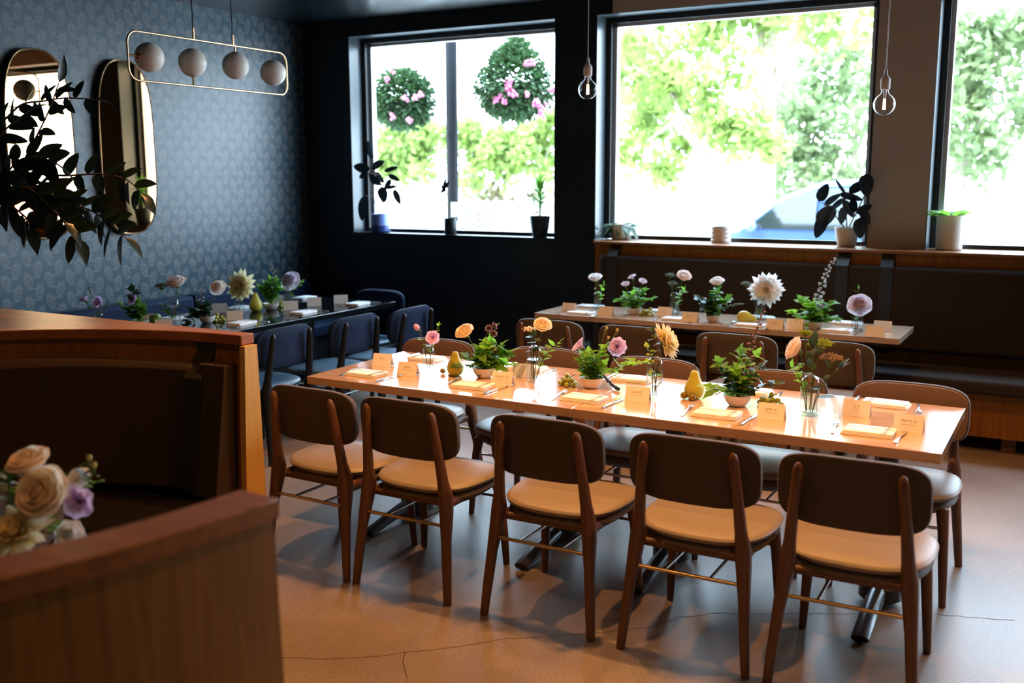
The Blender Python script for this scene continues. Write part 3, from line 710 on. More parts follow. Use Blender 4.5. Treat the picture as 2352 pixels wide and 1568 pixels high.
# ------------------------------------------------------------------ round booth
BC = Vector((-2.8, 1.43, 0)); RI = 1.40
def ro(a, extra=0):
    d = math.degrees(a)
    if d <= 130: return 1.465/max(math.sin(a), .3)+extra
    if d <= 180: return min(1.465/max(math.sin(a), .01), 1.95/abs(math.cos(a)))+extra
    if d <= 225: return 1.95+(1.50-1.95)*min(1, (d-180)/30)+extra
    return 1.50+extra
def ring(mb, a0, a1, n, fi, fo, z0, z1, zi=None):
    vs = []
    for i in range(n+1):
        a = a0+(a1-a0)*i/n; c_, s_ = math.cos(a), math.sin(a)
        for (r, z) in ((fi(a, 0), z0), (fo(a, 0), z0), (fo(a, 1), z1), (fi(a, 1), z1)): vs.append(BC+Vector((c_*r, s_*r, z)))
    fs = []
    for i in range(n):
        o = i*4
        for k in range(4): fs.append((o+k, o+(k+1) % 4, o+4+(k+1) % 4, o+4+k))
    fs += [(3, 2, 1, 0), tuple(n*4+k for k in range(4))]
    return mb.add(vs, fs)
A0, A1 = math.radians(90.6), math.radians(358.2)
t = thing('curved_booth', 'curved wooden booth with brown padded back filling the lower left', 'booth')
ring(MB(), A0, A1, 120, lambda a, q: RI+.012+(-.035 if not q else 0), lambda a, q: ro(a)-.012+(.03 if not q else 0), .0, 1.058).build('shell', 'oak', t, sharp=30)
ring(MB(), A0-.002, A1+.002, 120, lambda a, q: RI-.004, lambda a, q: ro(a)+.002, 1.060, 1.10).build('cap_rail', 'oak_h', t, sharp=30, bevel=.003)
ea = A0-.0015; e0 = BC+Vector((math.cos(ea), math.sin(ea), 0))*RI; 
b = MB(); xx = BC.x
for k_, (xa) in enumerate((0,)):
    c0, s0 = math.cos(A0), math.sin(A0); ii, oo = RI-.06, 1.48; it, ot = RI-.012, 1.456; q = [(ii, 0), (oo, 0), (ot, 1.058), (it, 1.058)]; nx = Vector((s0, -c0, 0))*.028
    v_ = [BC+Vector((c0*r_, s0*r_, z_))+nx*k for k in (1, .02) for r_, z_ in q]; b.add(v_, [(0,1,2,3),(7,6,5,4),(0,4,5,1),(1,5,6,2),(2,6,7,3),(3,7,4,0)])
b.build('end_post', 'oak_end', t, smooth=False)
segs = [(92.0, 97.6), (98.6, 150), (150.6, 205), (205.6, 260), (260.6, 318), (318.6, 356)]
for a, c_ in segs:
    ring(MB(), math.radians(a), math.radians(c_), 30, lambda a, q: RI-.115+(.055 if q else -.03), lambda a, q: RI-.028+(.036 if q else 0), .47, .985).build('back_cushion', 'velvet_brown', t, bevel=.03)
for a in (98.1, 150.3, 205.3, 260.3, 318.3):
    b = MB(); w = .042; aa = math.radians(a); rd = Vector((math.cos(aa), math.sin(aa), 0)); tg = Vector((-rd.y, rd.x, 0))
    pr = [(RI+.010, 1.058), (RI+.004, 1.02), (RI-.085, .93), (RI-.152, .50)]
    for i in range(3):
        (ra, za), (rb, zb) = pr[i], pr[i+1]; q = []
        for off in (0, -.004):
            for (r, z, s_) in ((ra, za, -1), (ra, za, 1), (rb, zb, 1), (rb, zb, -1)): q.append(BC+rd*(r+off)+tg*(s_*w)+Vector((0, 0, z)))
        b.add(q, [(0,1,2,3),(7,6,5,4),(0,4,5,1),(1,5,6,2),(2,6,7,3),(3,7,4,0)])
    b.build('strap', 'strap', t, smooth=False)
ring(MB(), math.radians(92), math.radians(356), 90, lambda a, q: .84, lambda a, q: RI-.02, .36, .46).build('seat_cushion', 'velvet_unlit', t, bevel=.02)
ring(MB(), math.radians(92), math.radians(356), 90, lambda a, q: .90, lambda a, q: RI-.03, 0, .36).build('seat_base', 'oak', t)
t = thing('round_table', 'round booth table under the foreground flowers', 'table', (BC.x, BC.y, 0))
MB().lathe([(.01, .712), (.45, .712), (.46, .72), (.46, .745), (.45, .75), (.01, .75)], 64).build('tabletop', 'dark_top', t)
MB().lathe([(.3, 0), (.3, .02), (.06, .06), (.04, .12), (.04, .69), (.2, .712), (.01, .712)], 24).build('pedestal', 'black_iron', t)

# ------------------------------------------------------------------ flowers
def frame(d):
    d = Vector(d).normalized(); return d.to_track_quat('Z', 'Y').to_matrix()
def interp(pr, s):
    x = s*(len(pr)-1); i = min(int(x), len(pr)-2); f = x-i
    p0 = pr[max(i-1, 0)]; p1 = pr[i]; p2 = pr[i+1]; p3 = pr[min(i+2, len(pr)-1)]
    return [.5*(2*b+(c-a)*f+(2*a-5*b+4*c-d)*f*f+(3*b-a-3*c+d)*f**3) for a, b, c, d in zip(p0, p1, p2, p3)]
def rings(mb, c, d, r, spec, ruffle=.04, rnd=None):
    rnd = rnd or R; Mx = frame(d); c = Vector(c)
    for (n, pr, ov, off) in spec:
        for k in range(n):
            az = 2*PI*(k+off)/n+rnd.uniform(-.12, .12); ph = rnd.uniform(0, 6); js = rnd.uniform(.93, 1.06)
            def fn(s, t):
                rr, zz = interp(pr, s); tt = (t-.5)*2; wd = (math.sin(PI*(.12+.68*s)))**.6*(1 if s < .9 else .85)
                a = az+tt*ov*PI/n*wd; q = 1+ruffle*s*math.sin(3.3*tt+ph)+.02*tt*tt
                zz = zz*js-.10*s*tt*tt*(pr[-1][1]); rr = rr*q+.03*abs(tt)*s
                return c+Mx@Vector((rr*math.cos(a)*r, rr*math.sin(a)*r, zz*r))
            mb.grid(fn, 7, 6)
ROSE = [(5, [(.12, 0), (.72, .15), (1.0, .5), (1.12, .72), (1.22, .66)], 1.5, 0), (5, [(.1, .02), (.66, .2), (.84, .6), (.92, .9), (1.02, .93)], 1.5, .5),
        (5, [(.1, .05), (.5, .3), (.64, .75), (.68, 1.03), (.75, 1.08)], 1.5, .2), (4, [(.08, .1), (.36, .4), (.46, .85), (.46, 1.12)], 1.5, .6), (3, [(.05, .15), (.2, .5), (.28, .95), (.2, 1.15)], 1.6, .1), (3, [(.02, .2), (.08, .6), (.14, 1.0), (.08, 1.12)], 1.6, .4)]
BUD = [(4, [(.1, 0), (.5, .3), (.6, .9), (.45, 1.5)], 1.5, 0), (3, [(.1, .1), (.4, .4), (.45, 1.0), (.25, 1.6)], 1.6, .5)]
LISI = [(5, [(.1, 0), (.35, .3), (.7, .75), (1.0, .95), (1.15, .9)], 1.35, 0), (5, [(.1, .05), (.28, .4), (.52, .85), (.72, 1.02)], 1.4, .5), (4, [(.06, .1), (.16, .45), (.28, .8), (.34, .95)], 1.4, .2)]
OPEN = [(6, [(.1, 0), (.5, .12), (1.0, .28), (1.35, .22), (1.55, .05)], 1.25, 0), (6, [(.1, .03), (.5, .25), (.92, .55), (1.15, .58), (1.25, .45)], 1.3, .5), (5, [(.1, .05), (.42, .35), (.65, .75), (.78, .88)], 1.4, .2), (4, [(.07, .1), (.25, .45), (.36, .85), (.34, 1.0)], 1.5, .6)]
def dahlia(mb, c, d, r, n=15, layers=9):
    Mx = frame(d); c = Vector(c)
    for l in range(layers):
        q = l/(layers-1); el = math.radians(-14+80*q); L_ = r*(1.0-.68*q)
        for k in range(max(6, int(n-n*.55*q))):
            az = 2*PI*(k+.5*(l % 2))/max(6, int(n-n*.55*q))+R.uniform(-.1, .1); e = el+R.uniform(-.1, .1); LL = L_*R.uniform(.85, 1.08); w = r*.40*(1-.35*q); tw = R.uniform(-.4, .4)
            def fn(s, t):
                tt = (t-.5)*2; wid = w*.5*(math.sin(PI*min(1, .10+.9*s**.85)))**.8 if s < .99 else 0
                rad = LL*s; ee = e+.25*s; x = rad*math.cos(ee)+.03*r; z = rad*math.sin(ee)+.03*r*l+abs(tt)*wid*.55+tt*tw*wid*.4
                y = tt*wid
                return c+Mx@Vector((x*math.cos(az)-y*math.sin(az), x*math.sin(az)+y*math.cos(az), z-.1*r))
            mb.grid(fn, 6, 3)
def bez(a, b, c, n=6):
    a, b, c = Vector(a), Vector(b), Vector(c); return [a*(1-t)**2+b*2*t*(1-t)+c*t*t for t in [i/n for i in range(n+1)]]
def flower(kind, name, m, c, root, r, d, label, cat='flower', leaves=2, group=None, centre=None, leafm='green', n=15):
    """one cut flower: bloom, stem, leaves; root is where its stem stands in the vase or bowl"""
    c = Vector(c); root = Vector(root); d = Vector(d).normalized()
    t = thing(name, label, cat, root, group=group)
    b = MB(); L0 = c-root; neck = L0-d*r*.15
    if kind == 'dahlia': dahlia(b, L0, d, r, n); b.ball(L0+d*r*.17, r*.17, 12)
    else: rings(b, neck+d*r*.1, d, r, {'orose': [(5, [(.14, 0), (.8, .05), (1.25, .25), (1.5, .2), (1.62, .02)], 1.35, .3)]+ROSE, 'rose': ROSE, 'bud': BUD, 'lisi': LISI, 'open': OPEN}[kind], .07 if kind in ('lisi', 'open') else .035)
    b.build('petals', m, t, sharp=80)
    if centre: MB().ball(neck+d*r*.45, r*.22, 8).build('centre', centre, t)
    b = MB(); mid = Vector((neck.x*.35, neck.y*.35, neck.z*.6)); st = bez((0, 0, .004), mid, neck, 7); b.tube(st, [.0022]*7+[.004], 6)
    b.lathe([(.003, -.012), (r*.22, 0), (r*.25, r*.12), (.002, r*.12)], 10, neck, frame(d)) if kind != 'dahlia' else b.lathe([(.004, -.02), (r*.20, -.006), (r*.34, r*.02), (.002, r*.03)], 12, L0-d*r*.12, frame(d))
    b.build('stem', 'stem_green', t)
    if leaves:
        b = MB()
        for k in range(leaves):
            q = st[5-(k % 3)] if L0.z > .15 else st[5]; a = R.uniform(0, 6.28)
            b.leaf(q, (math.cos(a), math.sin(a), R.uniform(-.1, .5)), R.uniform(.035, .055), .026, lobes=2)
        for k in range(5): a = k*1.256; b.leaf(neck, (math.cos(a), math.sin(a), -.2)+d*0 if False else Vector((math.cos(a), math.sin(a), -.3)), r*.55, r*.16, n=3)
        b.build('leaves', leafm, t)
    return t
def sprig(name, root, tip, label, group, m='green', nl=9, L=.05, Wd=.036, lob=2, cat='foliage', spread=1.0, dens=1.7):
    root, tip = Vector(root), Vector(tip); t = thing(name, label, cat, root, group=group)
    v = tip-root; mid = Vector((v.x*.3, v.y*.3, max(v.z*.8, .05)))
    st = bez((0, 0, 0), mid, v, 8); MB().tube(st, [.0022]*6+[.0016]*3, 5).build('stem', 'stem_green', t)
    b = MB()
    nl = int(nl*dens) if nl > 5 else nl
    for k in range(nl):
        q = st[min(8, 2+int(7*k/nl))]; a = k*2.4+R.uniform(-.5, .5)
        dr = Vector((math.cos(a), math.sin(a), R.uniform(-.5, .7)))*spread+v.normalized()*.5
        s_ = R.uniform(.7, 1.25); b.leaf(q, dr, L*s_, Wd*s_, lobes=lob, fold=R.uniform(.05, .4), droop=R.uniform(.0, .5))
    b.leaf(st[-1], v, L, Wd, lobes=lob); b.build('leaves', m, t)
    return t
def lace(name, c, root, r, label, m='lime', group=None):
    c, root = Vector(c), Vector(root); t = thing(name, label, 'flower', root, group=group); L0 = c-root
    st = bez((0, 0, .004), (L0.x*.3, L0.y*.3, L0.z*.6), L0-Vector((0, 0, r*.8)), 6); b = MB(); b.tube(st, .0018, 5); b2 = MB()
    for k in range(46):
        q = math.sqrt((k+.5)/46)*r; a = k*2.4; p = L0+Vector((q*math.cos(a), q*math.sin(a), r*.25*(1-(q/r)**2)+R.uniform(-.006, .006)))
        b.tube([st[-1], p], .0007, 3)
        for _ in range(6): b2.ball(p+Vector((R.gauss(0, .0045), R.gauss(0, .0045), R.gauss(0, .003))), .0028, 4, m=3)
    b.build('stem', 'stem_green', t); b2.build('florets', m, t)
def spike(name, pts, label, m, r=.012, n=26, top=.35, group=None, per=3):
    root = Vector(pts[0]); t = thing(name, label, 'flower', root, group=group); q = [Vector(p)-root for p in pts]
    path = []
    for i in range(len(q)-1):
        for k in range(4): path.append(q[i].lerp(q[i+1], k/4))
    path.append(q[-1]); MB().tube(path, [.0028-.0018*i/len(path) for i in range(len(path))], 6).build('stem', 'twig' if m == 'mauve' else 'stem_green', t)
    b = MB()
    for k in range(n):
        f = k/n; x = (.12+.86*f)*(len(path)-1); i = min(int(x), len(path)-2); p = path[i].lerp(path[i+1], x-i); a = k*2.4; s_ = r*(1-(1-top)*f)
        d = Vector((math.cos(a), math.sin(a), -.25)); c = p+d*s_*1.5
        Mx = frame(d); b.lathe([(.001, -s_), (s_*.6, -s_*.6), (s_*.75, 0), (s_*.95, s_*.8), (s_*.7, s_*.6), (s_*.1, 0)], 8, c, Mx); b.tube([p, c], .0008, 3)
    b.build('florets', m, t)
# vessels
def bottle(loc, r, h, label, group=None, fill=.5):
    t = thing('bottle_vase', label, 'vase', loc, group=group)
    pr = [(.001, 0), (r*.93, 0), (r, .006), (r, h*.76), (r*.97, h*.84), (r*.82, h*.92), (r*.5, h*.975), (.014, h*.985), (.013, h), (.011, h), (.011, h*.975), (r*.48, h*.955), (r*.78, h*.9), (r*.92, h*.83), (r*.94, h*.75), (r*.94, .014), (.001, .012)]
    MB().lathe(pr, 32, cap=False).build('glass_body', 'vase_glass', t)
    MB().lathe([(.001, .013), (r*.93, .0145), (r*.93, h*fill), (.001, h*fill)], 28, cap=False).build('water', 'water', t)
    return t
def bowl(loc, r, label, group=None, h=.048):
    t = tag(MB().lathe([(.001, 0), (r*.52, 0), (r*.62, .004), (r*.86, h*.5), (r, h), (r*.955, h), (r*.8, h*.5), (r*.5, .012), (.001, .012)], 36, cap=False).build('ceramic_bowl', 'ceramic', loc=loc), label, 'bowl', group)
    return t
def lath_obj(name, pr, m, loc, label, cat, stem=None, tilt=None, group=None):
    o = tag(MB().lathe(pr, 28).build(name, m, loc=loc), label, cat, group)
    if stem: MB().tube(stem, .0022, 6).build('stem', 'twig', o)
    if tilt: o.rotation_euler = tilt
    return o
def pear(loc, label, s=1.0, tilt=None):
    pr = [(.002, .002), (.018, 0), (.032, .008), (.040, .025), (.041, .042), (.036, .060), (.027, .078), (.020, .094), (.0175, .106), (.013, .115), (.005, .119), (.001, .1185)]
    lath_obj('pear', [(a*s, b_*s) for a, b_ in pr], 'pear', loc, label, 'pear', [(0, 0, .117*s), (.002, .001, .13*s), (-.004, .002, .150*s)], tilt)
def fig(loc, label, r=.016): tag(MB().ball((0, 0, r), r, 14, (1, 1, .95), 8).build('small_fruit', 'fig', loc=loc), label, 'fruit', 'small fruits beside the pears')
gm = None
def grapes(loc, label, n=14, sx=1.4, r=.0115):
    global gm
    t = thing('grape_bunch', label, 'grapes', loc)
    if gm is None: gm = MB().ball((0, 0, 0), .0115, 12, (1, 1, 1.12), 8)
    me = None; pts = []
    for k in range(n):
        for _ in range(60):
            lay = 0 if k < n*.55 else (1 if k < n*.88 else 2); a = R.uniform(0, 6.28); q = math.sqrt(R.random())*(.040-.013*lay)
            p = Vector((q*math.cos(a)*sx, q*math.sin(a), r+.0178*lay))
            if all((p-w).length > r*1.75 for w in pts): break
        pts.append(p)
        if me is None: g = gm.build('grape', 'grape', t); me = g.data
        else: g = bpy.data.objects.new('grape', me); C.objects.link(g); g.parent = t
        g.location = p; g.rotation_euler = (R.uniform(0, 3), R.uniform(0, 3), 0)
    b = MB(); b.tube([(0, 0, .02), (.01, .01, .04), (.03, .015, .052)], .002, 5)
    for p in pts: b.tube([(0, 0, .03), p], .0008, 3)
    b.build('stem', 'stem_green', t)

Z = .7505
def rank(q, QS):
    o = sorted(range(len(QS)), key=lambda i: QS[i][0]*1000+QS[i][1]); i = o.index(QS.index(q)); n = len(QS)
    return ['leftmost ', 'second from left, ', 'third from left, ', 'fourth from left, ', 'fifth from left, ', 'sixth from left, ', 'seventh from left, '][i] if i < n-1 else 'rightmost '
def rel(a, dy=0): return Vector(a)
def on(px, py): q = P(px, py, z=.75); return Vector((q.x, q.y, Z))
FH = Vector((-math.sin(YAW), math.cos(YAW), 0))
def at(px, py, ref, k=0): r = ray(px, py); t = ((ref-Vector((0, 0, EYE))).dot(FH)+k)/r.dot(FH); return Vector((0, 0, EYE))+r*t
TOCAM = -FH
SW = 'leafy stems massed in the bowl'
# --- long near table
v = on(985, 851); bottle(v, .031, .125, 'small clear bottle vase with pink flowers at the left end of the long table', fill=.55)
i_ = v+Vector((0, 0, .014))
flower('bud', 'lisianthus', 'pink', at(962, 757, v), i_+Vector((-.008, 0, 0)), .022, (-.6, -.3, .8), 'small closed pink bud flower in the left end bottle vase', leaves=1)
flower('lisi', 'lisianthus', 'pink', at(994, 776, v, -.01), i_+Vector((.006, 0, 0)), .030, (.5, -.8, .25), 'open ruffled pink flower in the left end bottle vase', leaves=2)
sprig('filler_sprig', i_+Vector((0, .008, 0)), at(1006, 750, v, .02), 'feathery green sprig above the pink flowers at the left end', None, 'green_bright', 10, .028, .010, 0)
v = on(1112, 866); bowl(v, .058, 'white bowl with peach rose and broad green leaves, beside the tall pear'); w = v+Vector((0, 0, .02)); L_ = 'broad bright green leaf sprig in the bowl beside the tall pear'
QS = ((1080, 825), (1168, 812), (1125, 790), (1170, 838), (1100, 812), (1148, 800))
for q in QS: sprig('leafy_sprig', w, at(*q, v, R.uniform(-.04, .04)), rank(q, QS)+L_, L_.replace('sprig', 'sprigs'), R.choice(('green', 'green', 'green_bright')), 8, .062, .055, 3)
sprig('leafy_sprig', w, at(1052, 845, v), 'long green leaf reaching across to the tall pear', None, 'green', 5, .055, .034, 0)
flower('rose', 'rose', 'peach', at(1071, 768, v), w, .040, (-.15, -.55, .8), 'peach rose leaning left out of the leafy bowl near the tall pear', leaves=2)
h = 0
for a, b_ in (((1122, 750), 1), ((1142, 745), 1), ((1134, 762), 2), ((1138, 800), 2)):
    flower('lisi', 'hellebore', 'mauve', at(*a, v, .01), w+Vector((.01*h-.015, .01, 0)), .017, (R.uniform(-.5, .5), -.6, -.3), 'small dusky mauve nodding flower by the tall pear, %s of four' % ('upper left', 'upper right', 'second lowest', 'lowest')[h], leaves=0, group='dusky mauve flowers by the tall pear'); h += 1
pear(on(1046, 862), 'upright green pear with long stem near the left end of the long table', 1.0)
fig(on(1017, 858), 'leftmost of the small round fruits beside the left pear', .014); fig(on(1035, 856), 'small brown-green round fruit right against the left pear', .015)
v = on(1227, 876); bottle(v, .036, .172, 'tall clear bottle vase holding the single peach rose, left of the table joint', fill=.62); i_ = v+Vector((0, 0, .014))
flower('rose', 'rose', 'peach', at(1246, 752, v), i_, .036, (.35, -.5, .8), 'peach rose standing in the tall bottle vase left of the table joint', leaves=2)
sprig('leafy_sprig', i_+Vector((.01, 0, 0)), at(1282, 790, v), 'drooping bright green stem right of the upright peach rose', None, 'green_bright', 9, .045, .022, 0)
sprig('leafy_sprig', i_+Vector((-.008, .006, 0)), at(1225, 775, v), 'dark green leaves below the upright peach rose', None, 'green_dark', 6, .045, .035, 2)
lace('lace_flower', at(1216, 757, v, .02), i_+Vector((-.01, -.005, 0)), .024, 'pale cream lace flower left of the upright peach rose', 'cream')
grapes(on(1303, 886), 'bunch of green grapes left of the lilac flower bowl on the long table', 15, 1.1, .0115)
v = on(1358, 890); bowl(v, .056, 'white bowl with two lilac ruffled flowers at the middle of the long table'); w = v+Vector((0, 0, .02)); L_ = 'jagged green leaf sprig in the bowl with the lilac flowers'
QS = ((1328, 832), (1390, 800), (1352, 812), (1385, 838), (1340, 850), (1372, 825), (1335, 815), (1365, 855))
for q in QS: sprig('leafy_sprig', w, at(*q, v, R.uniform(-.04, .04)), rank(q, QS)+L_, L_.replace('sprig', 'sprigs'), R.choice(('green', 'green_bright')), 10, .042, .030, 3)
sprig('leafy_sprig', w, at(1480, 832, v, .03), 'long bright trailing vine reaching right from the lilac flower bowl', None, 'green_bright', 12, .05, .036, 3)
flower('lisi', 'lisianthus', 'lavender', at(1338, 799, v), w, .034, (-.6, -.4, .55), 'ruffled lilac flower on the left of the middle bowl', leaves=2)
flower('open', 'lisianthus', 'lavender', at(1418, 796, v), w+Vector((.01, 0, 0)), .028, (.15, -1, .3), 'ruffled lilac flower facing the viewer on the right of the middle bowl', leaves=1, centre='purple')
for q, k in (((1393, 757), 0), ((1417, 762), 1), ((1397, 779), 2)): flower('bud', 'flower_bud', 'bud_yellow', at(*q, v, .015), w+Vector((0, .01*k, 0)), .011, (.1, 0, 1), 'closed yellow-green bud above the lilac flower bowl, %s of three' % ('leftmost', 'rightmost', 'lowest')[k], leaves=0, group='closed yellow-green buds of the middle bowl')
t = thing('berry_twig', 'black knobbly berry twig lying against the middle bowl', 'twig'); b = MB(); a = on(1386, 868)+Vector((0, -.05, .045)); c_ = on(1420, 899)+Vector((0, 0, .012)); N_ = 17
for k in range(N_): q = a.lerp(c_, k/(N_-1)); b.ball(q+Vector((R.gauss(0, .002), R.gauss(0, .002), -.008*math.sin(PI*k/N_))), .0075+.002*(k > 13), 8, m=5)
b.build('berries', 'blackberry', t)
v = on(1503, 912); bottle(v, .036, .182, 'tall clear bottle vase holding the big peach dahlia', fill=.55); i_ = v+Vector((0, 0, .014))
flower('dahlia', 'dahlia', 'cream_peach', at(1530, 783, v), i_, .092, (.75, .15, .35), 'big peach dahlia turned away to the right on the long table', leaves=0, n=17)
sprig('leafy_sprig', i_+Vector((-.01, 0, 0)), at(1502, 762, v, -.03), 'dark leaves and stem against the back of the peach dahlia', None, 'green_dark', 6, .04, .03, 2)
sprig('leafy_sprig', i_+Vector((.008, 0, 0)), at(1488, 800, v, -.02), 'yellow-green leaves below the peach dahlia', None, 'lime', 6, .035, .024, 0)
pear(on(1594, 915), 'upright green pear alone in the bright middle of the long table', 1.05)
fig(on(1571, 916), 'dark small fruit left of the middle pear', .0165); fig(on(1590, 920), 'green small fruit in front of the middle pear', .0165)
v = on(1693, 931); bowl(v, .060, 'white bowl under the tall dusky flower spike on the long table'); w = v+Vector((0, 0, .02)); L_ = 'green leaf sprig in the bowl with the tall dusky spike'
QS = ((1655, 835), (1700, 812), (1745, 845), (1665, 862), (1720, 870), (1690, 850), (1735, 820), (1705, 885))
for q in QS: sprig('leafy_sprig', w, at(*q, v, R.uniform(-.05, .05)), rank(q, QS)+L_, L_.replace('sprig', 'sprigs'), R.choice(('green', 'green', 'green_dark', 'green_bright')), 9, .050, .040, 3)
sprig('leafy_sprig', w, at(1632, 893, v), 'big bright leaves hanging left from the spike bowl', None, 'green_bright', 7, .070, .05, 2)
sprig('leafy_sprig', w, at(1780, 882, v, .03), 'dark trailing leaf stem reaching right over the grapes', None, 'green_dark', 8, .050, .036, 2)
spike('foxglove_spike', [w, at(1714, 880, v), at(1715, 840, v), at(1727, 790, v), at(1742, 745, v), at(1757, 705, v)], 'tall dusky mauve flower spike rising above the long table', 'mauve', .0135, 30, .3)
grapes(on(1765, 932), 'bunch of green grapes right of the spike bowl', 16, 1.5)
v = on(1858, 953); bottle(v, .038, .166, 'clear bottle vase with rose and lace flower at the right of the long table', fill=.58); i_ = v+Vector((0, 0, .014))
flower('rose', 'rose', 'blush', at(1834, 805, v), i_+Vector((-.01, 0, 0)), .042, (-.8, -.3, .45), 'pale pink rose facing left in the right bottle vase', leaves=2)
lace('lace_flower', at(1884, 790, v), i_, .052, 'green-white lace flower head in the right bottle vase', 'lime')
lace('lace_flower', at(1908, 822, v, .01), i_+Vector((.012, 0, 0)), .045, 'brown dried lace flower at the right of the bottle vase', 'straw')
lace('lace_flower', at(1850, 765, v, .03), i_+Vector((-.012, .005, 0)), .018, 'small lime lace flower at the top of the right bottle vase', 'lime')
sprig('leafy_sprig', i_+Vector((.008, -.006, 0)), at(1868, 800, v, -.04), 'big dark glossy leaf upright before the lace flower', None, 'green_dark', 3, .085, .04, 0)
sprig('leafy_sprig', i_+Vector((.012, .004, 0)), at(1925, 850, v), 'curling dark leaf stem right of the bottle vase', None, 'green_dark', 4, .065, .04, 0)
sprig('leafy_sprig', i_+Vector((-.012, -.004, 0)), at(1822, 845, v), 'small bright leaf stem left of the bottle vase', None, 'green_bright', 7, .038, .026, 2)
# --- window side table
v = P(1373, 712, y=6.56); v = Vector((v.x, 6.56, Z)); bottle(v, .034, .135, 'clear bottle vase with a white flower at the left end of the window side table'); i_ = v+Vector((0, 0, .014))
flower('rose', 'rose', 'white_petal', at(1368, 643, v), i_, .042, (.0, -.3, 1), 'white flower at the left end of the window side table', leaves=3)
sprig('leafy_sprig', i_+Vector((.01, 0, 0)), at(1386, 655, v), 'bright green leaves under the leftmost white flower', None, 'green_bright', 7, .04, .028, 0)
v = on(1455, 722); bowl(v, .058, 'white bowl with small lavender flowers on the window side table'); w = v+Vector((0, 0, .02)); L_ = 'green leaf sprig in the bowl with small lavender flowers'
QS = ((1425, 692), (1495, 688), (1455, 678), (1440, 682), (1475, 672), (1462, 692))
for q in QS: sprig('leafy_sprig', w, at(*q, v, R.uniform(-.04, .04)), rank(q, QS)+L_, L_.replace('sprig', 'sprigs'), R.choice(('green', 'green_bright', 'grey_green')), 9, .055, .042, 2)
for q, s_ in (((1454, 640), 'topmost'), ((1437, 657), 'left'), ((1475, 650), 'right')): flower('lisi', 'lisianthus', 'pale_lavender', at(*q, v), w, .026, (R.uniform(-.4, .4), -.4, .8), 'small lavender flower, %s of the trio in the window side table bowl' % s_, leaves=1)
grapes(on(1488, 725), 'small bunch of green grapes on the window side table', 13, 1.6)
v = on(1549, 726); bottle(v, .036, .165, 'clear bottle vase holding a blush rose on the window side table'); i_ = v+Vector((0, 0, .014))
flower('rose', 'rose', 'blush', at(1570, 638, v), i_, .042, (.35, -.5, .8), 'blush rose in the bottle vase over the window side table', leaves=3)
lace('lace_flower', at(1538, 632, v), i_+Vector((-.01, 0, 0)), .032, 'upper green lace flower left of the blush rose', 'grey_green'); lace('lace_flower', at(1545, 652, v, -.02), i_+Vector((-.01, .01, 0)), .03, 'lower green lace flower left of the blush rose', 'grey_green')
sprig('leafy_sprig', i_+Vector((.01, 0, 0)), at(1572, 665, v), 'trailing green leaves below the blush rose', None, 'green_bright', 8, .038, .024, 0)
v = on(1637, 739); bowl(v, .056, 'white bowl with one white rose on the window side table'); w = v+Vector((0, 0, .02)); L_ = 'deep green leaf sprig in the bowl with the white rose'
QS = ((1608, 690), (1668, 690), (1635, 688), (1650, 672), (1620, 700), (1640, 705))
for q in QS: sprig('leafy_sprig', w, at(*q, v, R.uniform(-.04, .04)), rank(q, QS)+L_, L_.replace('sprig', 'sprigs'), R.choice(('green', 'green_dark', 'green')), 9, .058, .05, 2)
flower('rose', 'rose', 'white_petal', at(1648, 652, v), w, .040, (.0, -.4, 1), 'white rose over the leafy bowl in the middle of the window side table', leaves=3)
spike('berry_sprig', [w, at(1665, 705, v), at(1690, 698, v), at(1710, 697, v)], 'thin sprig of green berries reaching right over the lying pear', 'grey_green', .009, 18, .7)
pear(on(1695, 741)+Vector((-.0, 0, .041)), 'green pear lying on its side on the window side table', 1.1, (0, math.radians(94), math.radians(-8)))
v = on(1745, 738); bottle(v, .038, .165, 'clear bottle vase holding the large cream dahlia'); i_ = v+Vector((0, 0, .014))
flower('dahlia', 'dahlia', 'cream', at(1760, 665, v), i_, .120, (.25, -1, .2), 'large cream white dahlia on the window side table', leaves=0, n=18)
lace('lace_flower', at(1714, 652, v), i_+Vector((-.01, 0, 0)), .032, 'round green lace flower left of the cream dahlia', 'grey_green')
v = on(1870, 755); bowl(v, .058, 'white bowl under the tall silvery flower spike by the banquette'); w = v+Vector((0, 0, .02)); L_ = 'bright leaf sprig in the bowl with the silvery spike'
QS = ((1822, 720), (1842, 692), (1915, 735), (1905, 702), (1870, 700), (1858, 715), (1890, 715))
for q in QS: sprig('leafy_sprig', w, at(*q, v, R.uniform(-.05, .05)), rank(q, QS)+L_, L_.replace('sprig', 'sprigs'), R.choice(('green_bright', 'green')), 9, .060, .050, 2)
spike('delphinium', [w, at(1878, 705, v), at(1880, 680, v), at(1893, 640, v), at(1905, 610, v), at(1924, 586, v)], 'tall silvery green flower spike before the banquette', 'silver_bud', .017, 34, .3)
v = on(1968, 761); bottle(v, .036, .125, 'clear bottle vase at the right end of the window side table'); i_ = v+Vector((0, 0, .014))
flower('orose', 'rose', 'pale_lavender', at(1974, 700, v), i_, .046, (.1, -.8, .5), 'open lavender rose at the right end of the window side table', leaves=3)
sprig('leafy_sprig', i_+Vector((-.01, 0, 0)), at(1972, 664, v, .03), 'thin green bud stem above the lavender rose', None, 'green', 5, .03, .012, 0)
